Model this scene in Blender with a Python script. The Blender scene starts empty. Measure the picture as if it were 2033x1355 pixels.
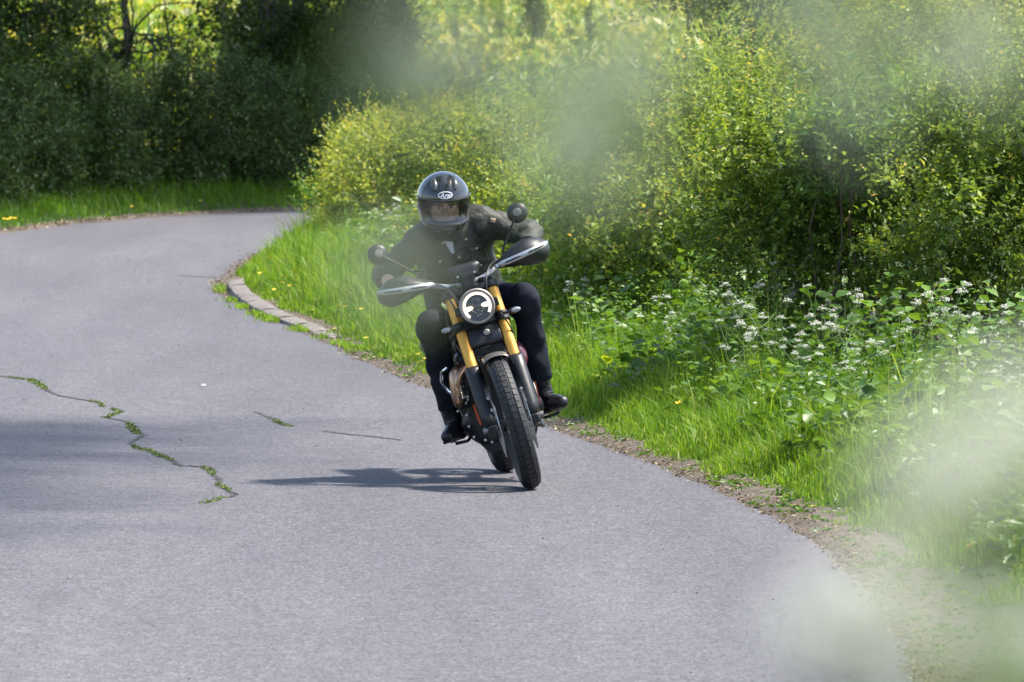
import bpy, math
import numpy as np
from mathutils import Vector, Matrix

# ------------------------------------------------------------------ camera, sky, sun, exposure
scene = bpy.context.scene
FPX, IW, IH, HOR, CAMH = 17460.0, 2033.0, 1355.0, -50.0, 2.63      # focal length in photo pixels, horizon row, eye height
cam_data = bpy.data.cameras.new("camera")
cam = bpy.data.objects.new("camera", cam_data)
scene.collection.objects.link(cam)
cam_data.sensor_width = 36.0
cam_data.lens = FPX * 36.0 / IW
cam_data.clip_start = 0.1
cam_data.clip_end = 3000.0
cam.location = (0.0, 0.0, CAMH)
cam.rotation_euler = (math.radians(90) - math.atan((IH / 2 - HOR) / FPX), 0, 0)
cam_data.dof.use_dof = True
cam_data.dof.focus_distance = 45.2
cam_data.dof.aperture_fstop = 13.0
scene.camera = cam

SUN_EL, SUN_AZ = math.radians(60), math.radians(9)         # azimuth: from +X (picture right) towards +Y (away)
SUN = Vector((math.cos(SUN_EL) * math.cos(SUN_AZ), math.cos(SUN_EL) * math.sin(SUN_AZ), math.sin(SUN_EL)))
world = bpy.data.worlds.new("World")
scene.world = world
world.use_nodes = True
wn = world.node_tree
wn.nodes.clear()
sky = wn.nodes.new("ShaderNodeTexSky")
sky.sky_type = 'NISHITA'
sky.sun_disc = False
sky.sun_elevation = SUN_EL
sky.sun_rotation = math.radians(90) - SUN_AZ
sky.dust_density = 2.0
bg = wn.nodes.new("ShaderNodeBackground")
bg.inputs[1].default_value = 0.15
wo = wn.nodes.new("ShaderNodeOutputWorld")
wn.links.new(sky.outputs[0], bg.inputs[0])
wn.links.new(bg.outputs[0], wo.inputs[0])
sl = bpy.data.lights.new("sun", 'SUN')
sl.energy = 4.4
sl.angle = math.radians(4.0)
sl.color = (1.0, 0.95, 0.86)
so = bpy.data.objects.new("sun", sl)
so.rotation_euler = (-SUN).to_track_quat('-Z', 'Y').to_euler()
scene.collection.objects.link(so)
scene.view_settings.view_transform = 'Standard'
scene.view_settings.look = 'None'
scene.view_settings.gamma = 1.0
scene.view_settings.use_curve_mapping = False
scene.view_settings.exposure = 1.2
scene.cycles.max_bounces = 7
scene.cycles.diffuse_bounces = 3
scene.cycles.glossy_bounces = 3
scene.cycles.transmission_bounces = 5
scene.cycles.transparent_max_bounces = 6
scene.cycles.caustics_reflective = False
scene.cycles.caustics_refractive = False
scene.cycles.use_denoising = True
scene.cycles.use_adaptive_sampling = True
scene.cycles.adaptive_threshold = 0.01

# ------------------------------------------------------------------ helpers
COL = scene.collection
rng = np.random.default_rng(7)
PI = math.pi


def at(px, py, y):
    """world point at distance y that the photo shows at pixel (px, py)"""
    return np.array([(px - IW / 2) * y / FPX, y, CAMH - (py - HOR) * y / FPX])


def gnd(px, py, z=0.0):
    y = FPX * (CAMH - z) / (py - HOR)
    return np.array([(px - IW / 2) * y / FPX, y, z])


def tag(o, label=None, cat=None, group=None, kind=None):
    if label: o["label"] = label
    if cat: o["category"] = cat
    if group: o["group"] = group
    if kind: o["kind"] = kind
    return o


def link(o, parent=None):
    COL.objects.link(o)
    if parent is not None:
        o.parent = parent
    return o


def empty(name, loc=(0, 0, 0), rz=0.0, parent=None):
    o = bpy.data.objects.new(name, None)
    o.empty_display_size = 0.1
    link(o, parent)
    o.location = loc
    o.rotation_euler = (0, 0, rz)
    return o


def copy_tree(o, parent=None):
    c = o.copy()
    COL.objects.link(c)
    c.parent = parent
    for ch in list(o.children):
        copy_tree(ch, c)
    return c


def raw_mesh(name, V, F, mat, parent=None, attr=None, smooth=False):
    """V (n,3); F (m,k) array of equal-size faces"""
    V = np.asarray(V, dtype=np.float32)
    F = np.asarray(F, dtype=np.int32)
    me = bpy.data.meshes.new(name)
    me.vertices.add(len(V))
    me.vertices.foreach_set("co", V.ravel())
    k = F.shape[1]
    me.loops.add(F.size)
    me.loops.foreach_set("vertex_index", F.ravel())
    me.polygons.add(len(F))
    me.polygons.foreach_set("loop_start", np.arange(0, F.size, k, dtype=np.int32))
    me.polygons.foreach_set("loop_total", np.full(len(F), k, dtype=np.int32))
    if smooth:
        me.polygons.foreach_set("use_smooth", np.ones(len(F), dtype=bool))
    if attr:
        for an, av in attr.items():
            a = me.attributes.new(an, 'FLOAT', 'POINT')
            a.data.foreach_set("value", np.asarray(av, dtype=np.float32))
    me.update(calc_edges=True)
    me.materials.append(mat)
    o = bpy.data.objects.new(name, me)
    link(o, parent)
    return o


def unit(a):
    a = np.asarray(a, dtype=float)
    return a / np.maximum(np.linalg.norm(a, axis=-1, keepdims=True), 1e-9)


class MB:
    """collects shapes, builds ONE mesh object"""

    def __init__(self):
        self.v, self.f, self.n = [], [], 0

    def add(self, v, f):
        v = [tuple(map(float, p)) for p in v]
        self.v += v
        self.f += [tuple(i + self.n for i in q) for q in f]
        self.n += len(v)
        return self

    def tube(self, pts, r, n=10, caps=True, closed=False, flat=1.0):
        pts = np.asarray(pts, dtype=float)
        m = len(pts)
        r = np.full(m, r) if np.isscalar(r) else np.asarray(r, dtype=float)
        T = np.gradient(pts, axis=0) if not closed else np.roll(pts, -1, 0) - np.roll(pts, 1, 0)
        T = unit(T)
        ref = np.array([0, 0, 1.0]) if abs(T[0][2]) < 0.9 else np.array([1.0, 0, 0])
        u = unit(np.cross(T[0], ref))
        V = []
        for i in range(m):
            u = unit(u - T[i] * np.dot(u, T[i]))
            w = np.cross(T[i], u)
            for k in range(n):
                a = 2 * PI * k / n
                V.append(pts[i] + r[i] * (math.cos(a) * u + flat * math.sin(a) * w))
        F = []
        for i in range(m if closed else m - 1):
            j = (i + 1) % m
            for k in range(n):
                l = (k + 1) % n
                F.append((i * n + k, i * n + l, j * n + l, j * n + k))
        if caps and not closed:
            F.append(tuple(range(n - 1, -1, -1)))
            F.append(tuple((m - 1) * n + k for k in range(n)))
        return self.add(V, F)

    def lathe(self, prof, c=(0, 0, 0), axis=(1, 0, 0), n=32, closed=False, a0=0.0, a1=2 * PI):
        """prof [(radius, along axis)]"""
        ax = unit(axis)
        ref = np.array([0, 0, 1.0]) if abs(ax[2]) < 0.9 else np.array([0, 1.0, 0])
        u = unit(np.cross(ax, ref)); w = np.cross(ax, u)
        full = abs(a1 - a0 - 2 * PI) < 1e-6
        steps = n if full else n + 1
        V, F = [], []
        m = len(prof)
        c = np.asarray(c, dtype=float)
        for i in range(steps):
            a = a0 + (a1 - a0) * i / n
            d = math.cos(a) * u + math.sin(a) * w
            for (r, h) in prof:
                V.append(c + r * d + h * ax)
        for i in range(n):
            j = (i + 1) % steps
            for k in range(m if closed else m - 1):
                l = (k + 1) % m
                F.append((i * m + k, j * m + k, j * m + l, i * m + l))
        return self.add(V, F)

    def box(self, c, s, R=None):
        V = np.array([[x, y, z] for x in (-.5, .5) for y in (-.5, .5) for z in (-.5, .5)]) * np.asarray(s)
        if R is not None:
            V = V @ np.asarray(R).T
        V = V + np.asarray(c)
        return self.add(V, [(0, 1, 3, 2), (4, 6, 7, 5), (0, 4, 5, 1), (2, 3, 7, 6), (0, 2, 6, 4), (1, 5, 7, 3)])

    def ell(self, c, r, n=16, m=10, R=None):
        r = np.ones(3) * r
        V, F = [], []
        for i in range(m + 1):
            t = PI * i / m
            for k in range(n):
                a = 2 * PI * k / n
                V.append((math.sin(t) * math.cos(a), math.sin(t) * math.sin(a), math.cos(t)))
        V = np.array(V) * r
        if R is not None:
            V = V @ np.asarray(R).T
        for i in range(m):
            for k in range(n):
                l = (k + 1) % n
                F.append((i * n + k, (i + 1) * n + k, (i + 1) * n + l, i * n + l))
        return self.add(V + np.asarray(c), F)

    def loft(self, rings, caps=True, closed=True):
        m = len(rings[0])
        V = [p for r in rings for p in r]
        F = []
        for i in range(len(rings) - 1):
            for k in range(m if closed else m - 1):
                l = (k + 1) % m
                F.append((i * m + k, i * m + l, (i + 1) * m + l, (i + 1) * m + k))
        if caps and closed:
            F.append(tuple(range(m - 1, -1, -1)))
            F.append(tuple((len(rings) - 1) * m + k for k in range(m)))
        return self.add(V, F)

    def build(self, name, mat, parent=None, smooth=True, sharp=40, bevel=0.0, solid=0.0, sub=0):
        me = bpy.data.meshes.new(name)
        me.from_pydata(self.v, [], self.f)
        me.update()
        if smooth:
            me.polygons.foreach_set("use_smooth", np.ones(len(me.polygons), dtype=bool))
            me.set_sharp_from_angle(angle=math.radians(sharp))
        me.materials.append(mat)
        o = bpy.data.objects.new(name, me)
        link(o, parent)
        if solid:
            mo = o.modifiers.new("solid", 'SOLIDIFY'); mo.thickness = solid; mo.offset = 0
        if bevel:
            mo = o.modifiers.new("bevel", 'BEVEL'); mo.width = bevel; mo.segments = 2
        if sub:
            mo = o.modifiers.new("sub", 'SUBSURF'); mo.levels = sub; mo.render_levels = sub
        return o


# ---- implicit surfaces, meshed by surface nets
def seg_d(P, a, b, ra, rb, sc=None):
    a = np.asarray(a, float); b = np.asarray(b, float)
    if sc is not None:
        s = np.asarray(sc, float)
        P, a, b = P * s, a * s, b * s
    ab = b - a
    t = np.clip(((P - a) @ ab) / max(ab @ ab, 1e-9), 0, 1)
    return np.linalg.norm(P - a - t[:, None] * ab, axis=1) - (ra + (rb - ra) * t)


def ell_d(P, c, r, R=None):
    Q = P - np.asarray(c, float)
    if R is not None:
        Q = Q @ np.asarray(R)
    r = np.asarray(r, float)
    k0 = np.linalg.norm(Q / r, axis=1)
    k1 = np.linalg.norm(Q / (r * r), axis=1)
    return k0 * (k0 - 1) / np.maximum(k1, 1e-9)


def box_d(P, c, s, rr=0.0, R=None):
    Q = P - np.asarray(c, float)
    if R is not None:
        Q = Q @ np.asarray(R)
    q = np.abs(Q) - (np.asarray(s, float) / 2 - rr)
    return np.linalg.norm(np.maximum(q, 0), axis=1) + np.minimum(q.max(axis=1), 0) - rr


def smin(a, b, k):
    h = np.maximum(k - np.abs(a - b), 0) / k
    return np.minimum(a, b) - h * h * k * 0.25


def smax(a, b, k):
    return -smin(-a, -b, k)


def sdf_arrays(fn, lo, hi, h):
    lo = np.asarray(lo, float); hi = np.asarray(hi, float)
    n = np.ceil((hi - lo) / h).astype(int) + 1
    ax = [lo[i] + h * np.arange(n[i]) for i in range(3)]
    G = np.stack(np.meshgrid(*ax, indexing='ij'), -1).reshape(-1, 3)
    # evaluate block centres first, fine points only in blocks near the surface
    nb = (n + 3) // 4
    C = np.stack(np.meshgrid(*[lo[i] + h * (4 * np.arange(nb[i]) + 1.5) for i in range(3)], indexing='ij'), -1).reshape(-1, 3)
    Dc = fn(C).reshape(nb)
    D = np.repeat(np.repeat(np.repeat(Dc, 4, 0), 4, 1), 4, 2)[:n[0], :n[1], :n[2]].copy().ravel()
    near = np.flatnonzero(np.abs(D) < h * 6.5 + .012)
    for i in range(0, len(near), 300000):
        D[near[i:i + 300000]] = fn(G[near[i:i + 300000]])
    D = D.reshape(n)
    S = D < 0
    c = [n[0] - 1, n[1] - 1, n[2] - 1]
    cnt = np.zeros(c, int)
    for dx in (0, 1):
        for dy in (0, 1):
            for dz in (0, 1):
                cnt += S[dx:dx + c[0], dy:dy + c[1], dz:dz + c[2]]
    I = np.argwhere((cnt > 0) & (cnt < 8))
    idx = np.full(c, -1, int)
    idx[I[:, 0], I[:, 1], I[:, 2]] = np.arange(len(I))
    acc = np.zeros((len(I), 3)); num = np.zeros(len(I))
    cor = [(x, y, z) for x in (0, 1) for y in (0, 1) for z in (0, 1)]
    for a in cor:
        for k in range(3):
            if a[k] == 0:
                b = list(a); b[k] = 1
                da = D[I[:, 0] + a[0], I[:, 1] + a[1], I[:, 2] + a[2]]
                db = D[I[:, 0] + b[0], I[:, 1] + b[1], I[:, 2] + b[2]]
                m = (da < 0) != (db < 0)
                t = da / np.where(np.abs(da - db) < 1e-12, 1, da - db)
                p = np.array(a, float)[None, :].repeat(len(I), 0)
                p[:, k] = t
                acc[m] += p[m]; num[m] += 1
    V = lo + h * (I + acc / num[:, None])
    F = []
    for k in range(3):
        u, w = (k + 1) % 3, (k + 2) % 3
        sl0 = [slice(None)] * 3; sl1 = [slice(None)] * 3
        sl0[k] = slice(0, n[k] - 1); sl1[k] = slice(1, n[k])
        A, B = S[tuple(sl0)], S[tuple(sl1)]
        E = np.argwhere(A != B)
        E = E[(E[:, u] > 0) & (E[:, w] > 0) & (E[:, u] < n[u] - 1) & (E[:, w] < n[w] - 1)]
        sg = A[E[:, 0], E[:, 1], E[:, 2]]
        q = []
        for (du, dw) in ((-1, -1), (0, -1), (0, 0), (-1, 0)):
            C = E.copy(); C[:, u] += du; C[:, w] += dw
            q.append(idx[C[:, 0], C[:, 1], C[:, 2]])
        q = np.stack(q, 1)
        q[~sg] = q[~sg][:, ::-1]
        F.append(q)
    F = np.concatenate(F)
    F = F[(F >= 0).all(1)]
    return V, F


def sdf_obj(name, fn, lo, hi, h, mat, parent=None, clip=None):
    V, F = sdf_arrays(fn, lo, hi, h)
    return raw_mesh(name, V, F, mat, parent, smooth=True)


def rot(axis, deg):
    return np.array(Matrix.Rotation(math.radians(deg), 3, axis))


# ---- materials
def new_mat(name):
    m = bpy.data.materials.new(name)
    m.use_nodes = True
    nt = m.node_tree
    nt.nodes.clear()
    out = nt.nodes.new("ShaderNodeOutputMaterial")
    return m, nt, out


def N(nt, kind, **kw):
    n = nt.nodes.new(kind)
    for k, v in kw.items():
        if k in n.inputs:
            n.inputs[k].default_value = v
        else:
            setattr(n, k, v)
    return n


def rgba(c):
    return (c[0], c[1], c[2], 1.0)


def ramp(nt, fac, stops):
    r = nt.nodes.new("ShaderNodeValToRGB")
    e = r.color_ramp.elements
    e[0].position, e[0].color = stops[0][0], rgba(stops[0][1])
    e[1].position, e[1].color = stops[-1][0], rgba(stops[-1][1])
    for p, c in stops[1:-1]:
        x = e.new(p); x.color = rgba(c)
    nt.links.new(fac, r.inputs[0])
    return r.outputs[0]


def simple(name, c, rough=0.5, metal=0.0, var=0.0, vscale=20.0, bump=0.0, bscale=200.0, spec=0.5, coat=0.0, emit=None, es=0.0, c2=None):
    m, nt, out = new_mat(name)
    p = N(nt, "ShaderNodeBsdfPrincipled", Roughness=rough, Metallic=metal)
    p.inputs["Base Color"].default_value = rgba(c)
    p.inputs["Specular IOR Level"].default_value = spec
    if coat:
        p.inputs["Coat Weight"].default_value = coat
        p.inputs["Coat Roughness"].default_value = 0.06
    if emit:
        p.inputs["Emission Color"].default_value = rgba(emit)
        p.inputs["Emission Strength"].default_value = es
    tc = N(nt, "ShaderNodeTexCoord")
    if var:
        nz = N(nt, "ShaderNodeTexNoise", Scale=vscale, Detail=6.0)
        nt.links.new(tc.outputs["Object"], nz.inputs["Vector"])
        hi = c2 if c2 else [min(1, x * (1 + var)) for x in c]
        lo = [x * (1 - var) for x in c]
        nt.links.new(ramp(nt, nz.outputs[0], [(0.3, lo), (0.7, hi)]), p.inputs["Base Color"])
        mr = N(nt, "ShaderNodeMapRange")
        mr.inputs[3].default_value = max(0, rough - 0.12); mr.inputs[4].default_value = min(1, rough + 0.12)
        nt.links.new(nz.outputs[0], mr.inputs[0])
        nt.links.new(mr.outputs[0], p.inputs["Roughness"])
    if bump:
        nb = N(nt, "ShaderNodeTexNoise", Scale=bscale, Detail=4.0)
        nt.links.new(tc.outputs["Object"], nb.inputs["Vector"])
        b = N(nt, "ShaderNodeBump", Strength=bump, Distance=0.01)
        nt.links.new(nb.outputs[0], b.inputs["Height"])
        nt.links.new(b.outputs[0], p.inputs["Normal"])
    nt.links.new(p.outputs[0], out.inputs[0])
    return m


def leaf_mat(name, stops, trans=0.4, rough=0.45, spec=0.4, tscale=(1.25, 1.15, 0.55), patch=0.25, pscale=1.3):
    """colour runs over the point attribute 'tint', with patches of a slightly different green"""
    m, nt, out = new_mat(name)
    at_ = N(nt, "ShaderNodeAttribute", attribute_name="tint")
    tc = N(nt, "ShaderNodeTexCoord")
    nz = N(nt, "ShaderNodeTexNoise", Scale=pscale, Detail=3.0)
    nt.links.new(tc.outputs["Object"], nz.inputs["Vector"])
    ma = N(nt, "ShaderNodeMath", operation='MULTIPLY_ADD')
    ma.inputs[1].default_value = patch * 2; ma.inputs[2].default_value = -patch
    nt.links.new(nz.outputs[0], ma.inputs[0])
    ad = N(nt, "ShaderNodeMath", operation='ADD', use_clamp=True)
    nt.links.new(at_.outputs["Fac"], ad.inputs[0]); nt.links.new(ma.outputs[0], ad.inputs[1])
    col = ramp(nt, ad.outputs[0], stops)
    p = N(nt, "ShaderNodeBsdfPrincipled", Roughness=rough)
    p.inputs["Specular IOR Level"].default_value = spec
    nt.links.new(col, p.inputs["Base Color"])
    t = N(nt, "ShaderNodeBsdfTranslucent")
    mx = N(nt, "ShaderNodeVectorMath", operation='MULTIPLY')
    mx.inputs[1].default_value = tscale
    nt.links.new(col, mx.inputs[0]); nt.links.new(mx.outputs[0], t.inputs[0])
    ms = N(nt, "ShaderNodeMixShader", Fac=trans)
    nt.links.new(p.outputs[0], ms.inputs[1]); nt.links.new(t.outputs[0], ms.inputs[2])
    nt.links.new(ms.outputs[0], out.inputs[0])
    return m

# ------------------------------------------------------------------ setting: ground, road, verges, kerb
def asphalt():
    m, nt, out = new_mat("asphalt")
    L = nt.links.new
    tc = N(nt, "ShaderNodeTexCoord")
    p = N(nt, "ShaderNodeBsdfPrincipled", Roughness=0.78)
    p.inputs["Specular IOR Level"].default_value = 0.35
    big = N(nt, "ShaderNodeTexNoise", Scale=0.35, Detail=5.0, Roughness=0.6)
    mp = N(nt, "ShaderNodeMapping"); mp.inputs["Scale"].default_value = (2.2, 0.22, 1)
    L(tc.outputs["Object"], mp.inputs["Vector"]); L(mp.outputs[0], big.inputs["Vector"])
    c1 = ramp(nt, big.outputs[0], [(0.30, (0.070, 0.068, 0.077)), (0.5, (0.086, 0.083, 0.092)), (0.7, (0.107, 0.103, 0.110))])
    mid = N(nt, "ShaderNodeTexNoise", Scale=7.0, Detail=5.0, Roughness=0.65)
    L(tc.outputs["Object"], mid.inputs["Vector"])
    g = N(nt, "ShaderNodeTexVoronoi", Scale=85.0)
    L(tc.outputs["Object"], g.inputs["Vector"])
    g2 = N(nt, "ShaderNodeTexNoise", Scale=150.0, Detail=2.0)
    L(tc.outputs["Object"], g2.inputs["Vector"])
    v1 = ramp(nt, g.outputs["Color"], [(0.05, (0.42, 0.42, 0.44)), (0.5, (0.94, 0.94, 0.94)), (0.97, (1.85, 1.8, 1.77))])
    v2 = ramp(nt, g2.outputs[0], [(0.3, (0.5, 0.5, 0.5)), (0.7, (1.5, 1.5, 1.5))])
    v3 = ramp(nt, mid.outputs[0], [(0.3, (0.86, 0.86, 0.87)), (0.7, (1.13, 1.12, 1.11))])
    c = c1
    for v in (v1, v2, v3):
        mul = N(nt, "ShaderNodeMix", data_type='RGBA', blend_type='MULTIPLY')
        mul.inputs["Factor"].default_value = 1.0
        L(c, mul.inputs[6]); L(v, mul.inputs[7])
        c = mul.outputs[2]
    L(c, p.inputs["Base Color"])
    b = N(nt, "ShaderNodeBump", Strength=0.5, Distance=0.004)
    L(g.outputs["Distance"], b.inputs["Height"]); L(b.outputs[0], p.inputs["Normal"])
    L(p.outputs[0], out.inputs[0])
    return m


def soil_mat(name, dark, mid, light, scale=9.0):
    m, nt, out = new_mat(name)
    L = nt.links.new
    tc = N(nt, "ShaderNodeTexCoord")
    p = N(nt, "ShaderNodeBsdfPrincipled", Roughness=0.95)
    a = N(nt, "ShaderNodeTexNoise", Scale=scale, Detail=8.0, Roughness=0.7)
    L(tc.outputs["Object"], a.inputs["Vector"])
    b = N(nt, "ShaderNodeTexNoise", Scale=scale * 9, Detail=4.0, Roughness=0.7)
    L(tc.outputs["Object"], b.inputs["Vector"])
    mx = N(nt, "ShaderNodeMath", operation='MULTIPLY_ADD'); mx.inputs[1].default_value = 0.55
    sc = N(nt, "ShaderNodeMath", operation='MULTIPLY'); sc.inputs[1].default_value = 0.45
    L(b.outputs[0], sc.inputs[0]); L(a.outputs[0], mx.inputs[0]); L(sc.outputs[0], mx.inputs[2])
    L(ramp(nt, mx.outputs[0], [(0.36, dark), (0.5, mid), (0.66, light)]), p.inputs["Base Color"])
    bp = N(nt, "ShaderNodeBump", Strength=0.9, Distance=0.02)
    L(b.outputs[0], bp.inputs["Height"]); L(bp.outputs[0], p.inputs["Normal"])
    L(p.outputs[0], out.inputs[0])
    return m


M_ASPH = asphalt()
M_SOIL = soil_mat("soil", (0.045, 0.033, 0.022), (0.105, 0.082, 0.060), (0.24, 0.20, 0.155))
M_TURF = soil_mat("turf_soil", (0.018, 0.028, 0.008), (0.035, 0.055, 0.014), (0.06, 0.085, 0.025), 4.0)
M_FIELD = soil_mat("meadow_soil", (0.10, 0.17, 0.03), (0.20, 0.26, 0.05), (0.33, 0.34, 0.09), 0.5)
M_KERB = simple("kerb_concrete", (0.155, 0.135, 0.118), 0.9, var=0.35, vscale=9, bump=0.6, bscale=60)
M_CRACK = simple("crack_dirt", (0.035, 0.032, 0.03), 0.95, var=0.4, vscale=30)

R_EDGE = np.array([(-9, 4), (-5, 7.5), (-2.6, 11), (-.6, 16), (.7, 22), (1.35, 28), (1.56, 32.7), (1.51, 38.6), (1.31, 42.1), (1.16, 43.7),
                   (.77, 47.3), (.245, 51), (-.17, 54), (-.565, 56.3), (-1.09, 60.4), (-1.5, 64.7), (-1.93, 68), (-2.37, 71.75), (-2.5, 74),
                   (-2.53, 76.8), (-2.47, 80.6), (-2.3, 84.3), (-2.08, 88.3), (-1.2, 92), (.5, 96.5), (5, 103), (12, 111)])
L_EDGE = np.array([(-16, 14), (-11, 22), (-8.5, 32), (-7.6, 45), (-7.8, 60), (-8.4, 72), (-7.9, 80), (-6.4, 86), (-5.19, 89.2), (-4.6, 92.8),
                   (-3.9, 95.3), (-3.15, 97), (-2.34, 98.2), (-1.3, 100), (1, 104), (5, 109.5), (12, 118)])


def resample(P, n):
    s = np.r_[0, np.cumsum(np.linalg.norm(np.diff(P, axis=0), axis=1))]
    t = np.linspace(0, s[-1], n)
    Q = np.stack([np.interp(t, s, P[:, i]) for i in range(2)], 1)
    for _ in range(6):
        Q[1:-1] = (Q[:-2] + 2 * Q[1:-1] + Q[2:]) / 4
    return Q


RE = resample(R_EDGE, 700)
LE = resample(L_EDGE, 700)
RE[:, 0] += np.interp(np.arange(700), np.arange(0, 700, 2), rng.normal(0, 0.014, 350)) + np.interp(np.arange(700), np.arange(0, 700, 7), rng.normal(0, 0.02, 100))


def xr(y):
    """right road edge at distance y (4..96 m)"""
    return np.interp(y, RE[:, 1], RE[:, 0])


def xl(y):
    return np.interp(y, LE[:, 1], LE[:, 0])


def ground_z(x, y):
    x = np.asarray(x, float); y = np.asarray(y, float)
    z = np.full(np.broadcast(x, y).shape, -0.06)
    z = z + np.clip(y - 112, 0, 600) * 0.06                                   # the meadow climbs away behind the trees
    z = z + 1.36 * np.clip((13 - y) / 9, 0, 1) ** 1.3 * np.clip((x + 6) / 4, 0, 1)  # bank the picture was taken from
    return z


def grid_obj(name, xs, ys, zf, mat):
    X, Y = np.meshgrid(xs, ys, indexing='ij')
    Z = zf(X, Y)
    V = np.stack([X, Y, Z], -1).reshape(-1, 3)
    nx, ny = len(xs), len(ys)
    i, j = np.meshgrid(np.arange(nx - 1), np.arange(ny - 1), indexing='ij')
    a = (i * ny + j).ravel()
    F = np.stack([a, a + ny, a + ny + 1, a + 1], 1)
    return raw_mesh(name, V, F, mat, smooth=True)


tag(grid_obj("ground", np.r_[-400, -150, -60, np.arange(-30, 31, 1.5), 60, 150, 400], np.r_[-60, -20, np.arange(-5, 112.5, 1.5), 112.6], ground_z, M_TURF), kind="structure")
tag(grid_obj("meadow", np.r_[-400, -150, -60, np.arange(-30, 31, 3), 60, 150, 400], np.r_[112.55, np.arange(114, 220, 3), 260, 320, 400, 600, 900], lambda x, y: ground_z(x, y) + 0.01, M_FIELD), kind="structure")

cols = np.linspace(0, 1, 15)
V = []
for t in cols:
    q = RE * (1 - t) + LE * t
    V.append(np.c_[q, np.full(700, 0.06 * math.sin(PI * t) * 0.4)])
V = np.stack(V, 0)
nx, ny = V.shape[:2]
i, j = np.meshgrid(np.arange(nx - 1), np.arange(ny - 1), indexing='ij')
a = (i * ny + j).ravel()
tag(raw_mesh("road", V.reshape(-1, 3), np.stack([a, a + 1, a + ny + 1, a + ny], 1), M_ASPH, smooth=True), kind="structure")


def strip(name, E, offs, zs, mat, side, jag=0.02):
    T = unit(np.gradient(E, axis=0))
    Nn = np.stack([T[:, 1], -T[:, 0]], 1) * side
    V = []
    for o, z in zip(offs, zs):
        w = rng.normal(0, jag, len(E)) if 0 < o < 1 else 0
        V.append(np.c_[E + Nn * (o + np.array(w)).reshape(-1, 1), z + rng.normal(0, 0.006, len(E)) * (o > 0)])
    V = np.stack(V, 0)
    nx, ny = V.shape[:2]
    i, j = np.meshgrid(np.arange(nx - 1), np.arange(ny - 1), indexing='ij')
    a = (i * ny + j).ravel()
    F = np.stack([a, a + ny, a + ny + 1, a + 1], 1)
    return tag(raw_mesh(name, V.reshape(-1, 3), F if side > 0 else F[:, ::-1], mat, smooth=True), kind="structure")


s_ = slice(40, 668)
strip("soil_margin", RE[s_], [-0.03, 0.06, 0.16, 0.30, 0.5], [-0.03, 0.012, 0.022, 0.03, 0.02], M_SOIL, 1)
strip("verge", RE[s_], [0.27, 0.5, 0.9, 1.5, 2.4, 3.6], [0.018, 0.05, 0.09, 0.15, 0.22, 0.05], M_TURF, 1)
s_ = slice(300, 690)
strip("soil_margin_far", LE[s_], [-0.03, 0.06, 0.16, 0.30, 0.5], [-0.03, 0.012, 0.022, 0.03, 0.02], M_SOIL, -1)
strip("verge_far", LE[s_], [0.27, 0.5, 0.9, 1.5, 2.4, 3.6], [0.018, 0.06, 0.12, 0.22, 0.30, 0.05], M_TURF, -1)


def verge_z(t):
    return np.interp(t, [0, .1, .3, .5, .9, 1.5, 2.4, 3.6], [0, .015, .03, .05, .09, .15, .22, .05])


# kerb stones round the tip of the verge
kerb = tag(empty("kerb", (0, 0, 0)), "weathered pale kerb stones round the tip of the grass verge", "kerb", kind="structure")
kp = [gnd(425, 574), gnd(428, 585), gnd(441, 599), gnd(462, 612), gnd(490, 627), gnd(522, 640), gnd(556, 652), gnd(592, 664), gnd(628, 676)]
kp = [p + np.array([0.10, 0, 0]) for p in kp]
for i in range(len(kp) - 1):
    p, q = kp[i], kp[i + 1]
    d = unit(q - p); n_ = np.array([-d[1], d[0], 0]);
    if n_[0] < 0: n_ = -n_
    p2, q2 = p + d * 0.008, q - d * 0.008
    h0, h1 = 0.085 - 0.0085 * i, 0.085 - 0.0085 * (i + 1)
    b = MB()
    rings = []
    for t in np.linspace(0, 1, 5):
        c = p2 * (1 - t) + q2 * t
        hgt = h0 * (1 - t) + h1 * t
        prof = [(-0.0, -0.03), (0.015, hgt * 0.7), (0.05, hgt), (0.14, hgt + 0.006), (0.15, -0.03)]
        rings.append([c + n_ * (o + rng.normal(0, .003)) + np.array([0, 0, z + rng.normal(0, .003)]) for o, z in prof])
    b.loft(rings)
    b.build("kerb_stone", M_KERB, kerb, sharp=35)

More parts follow.
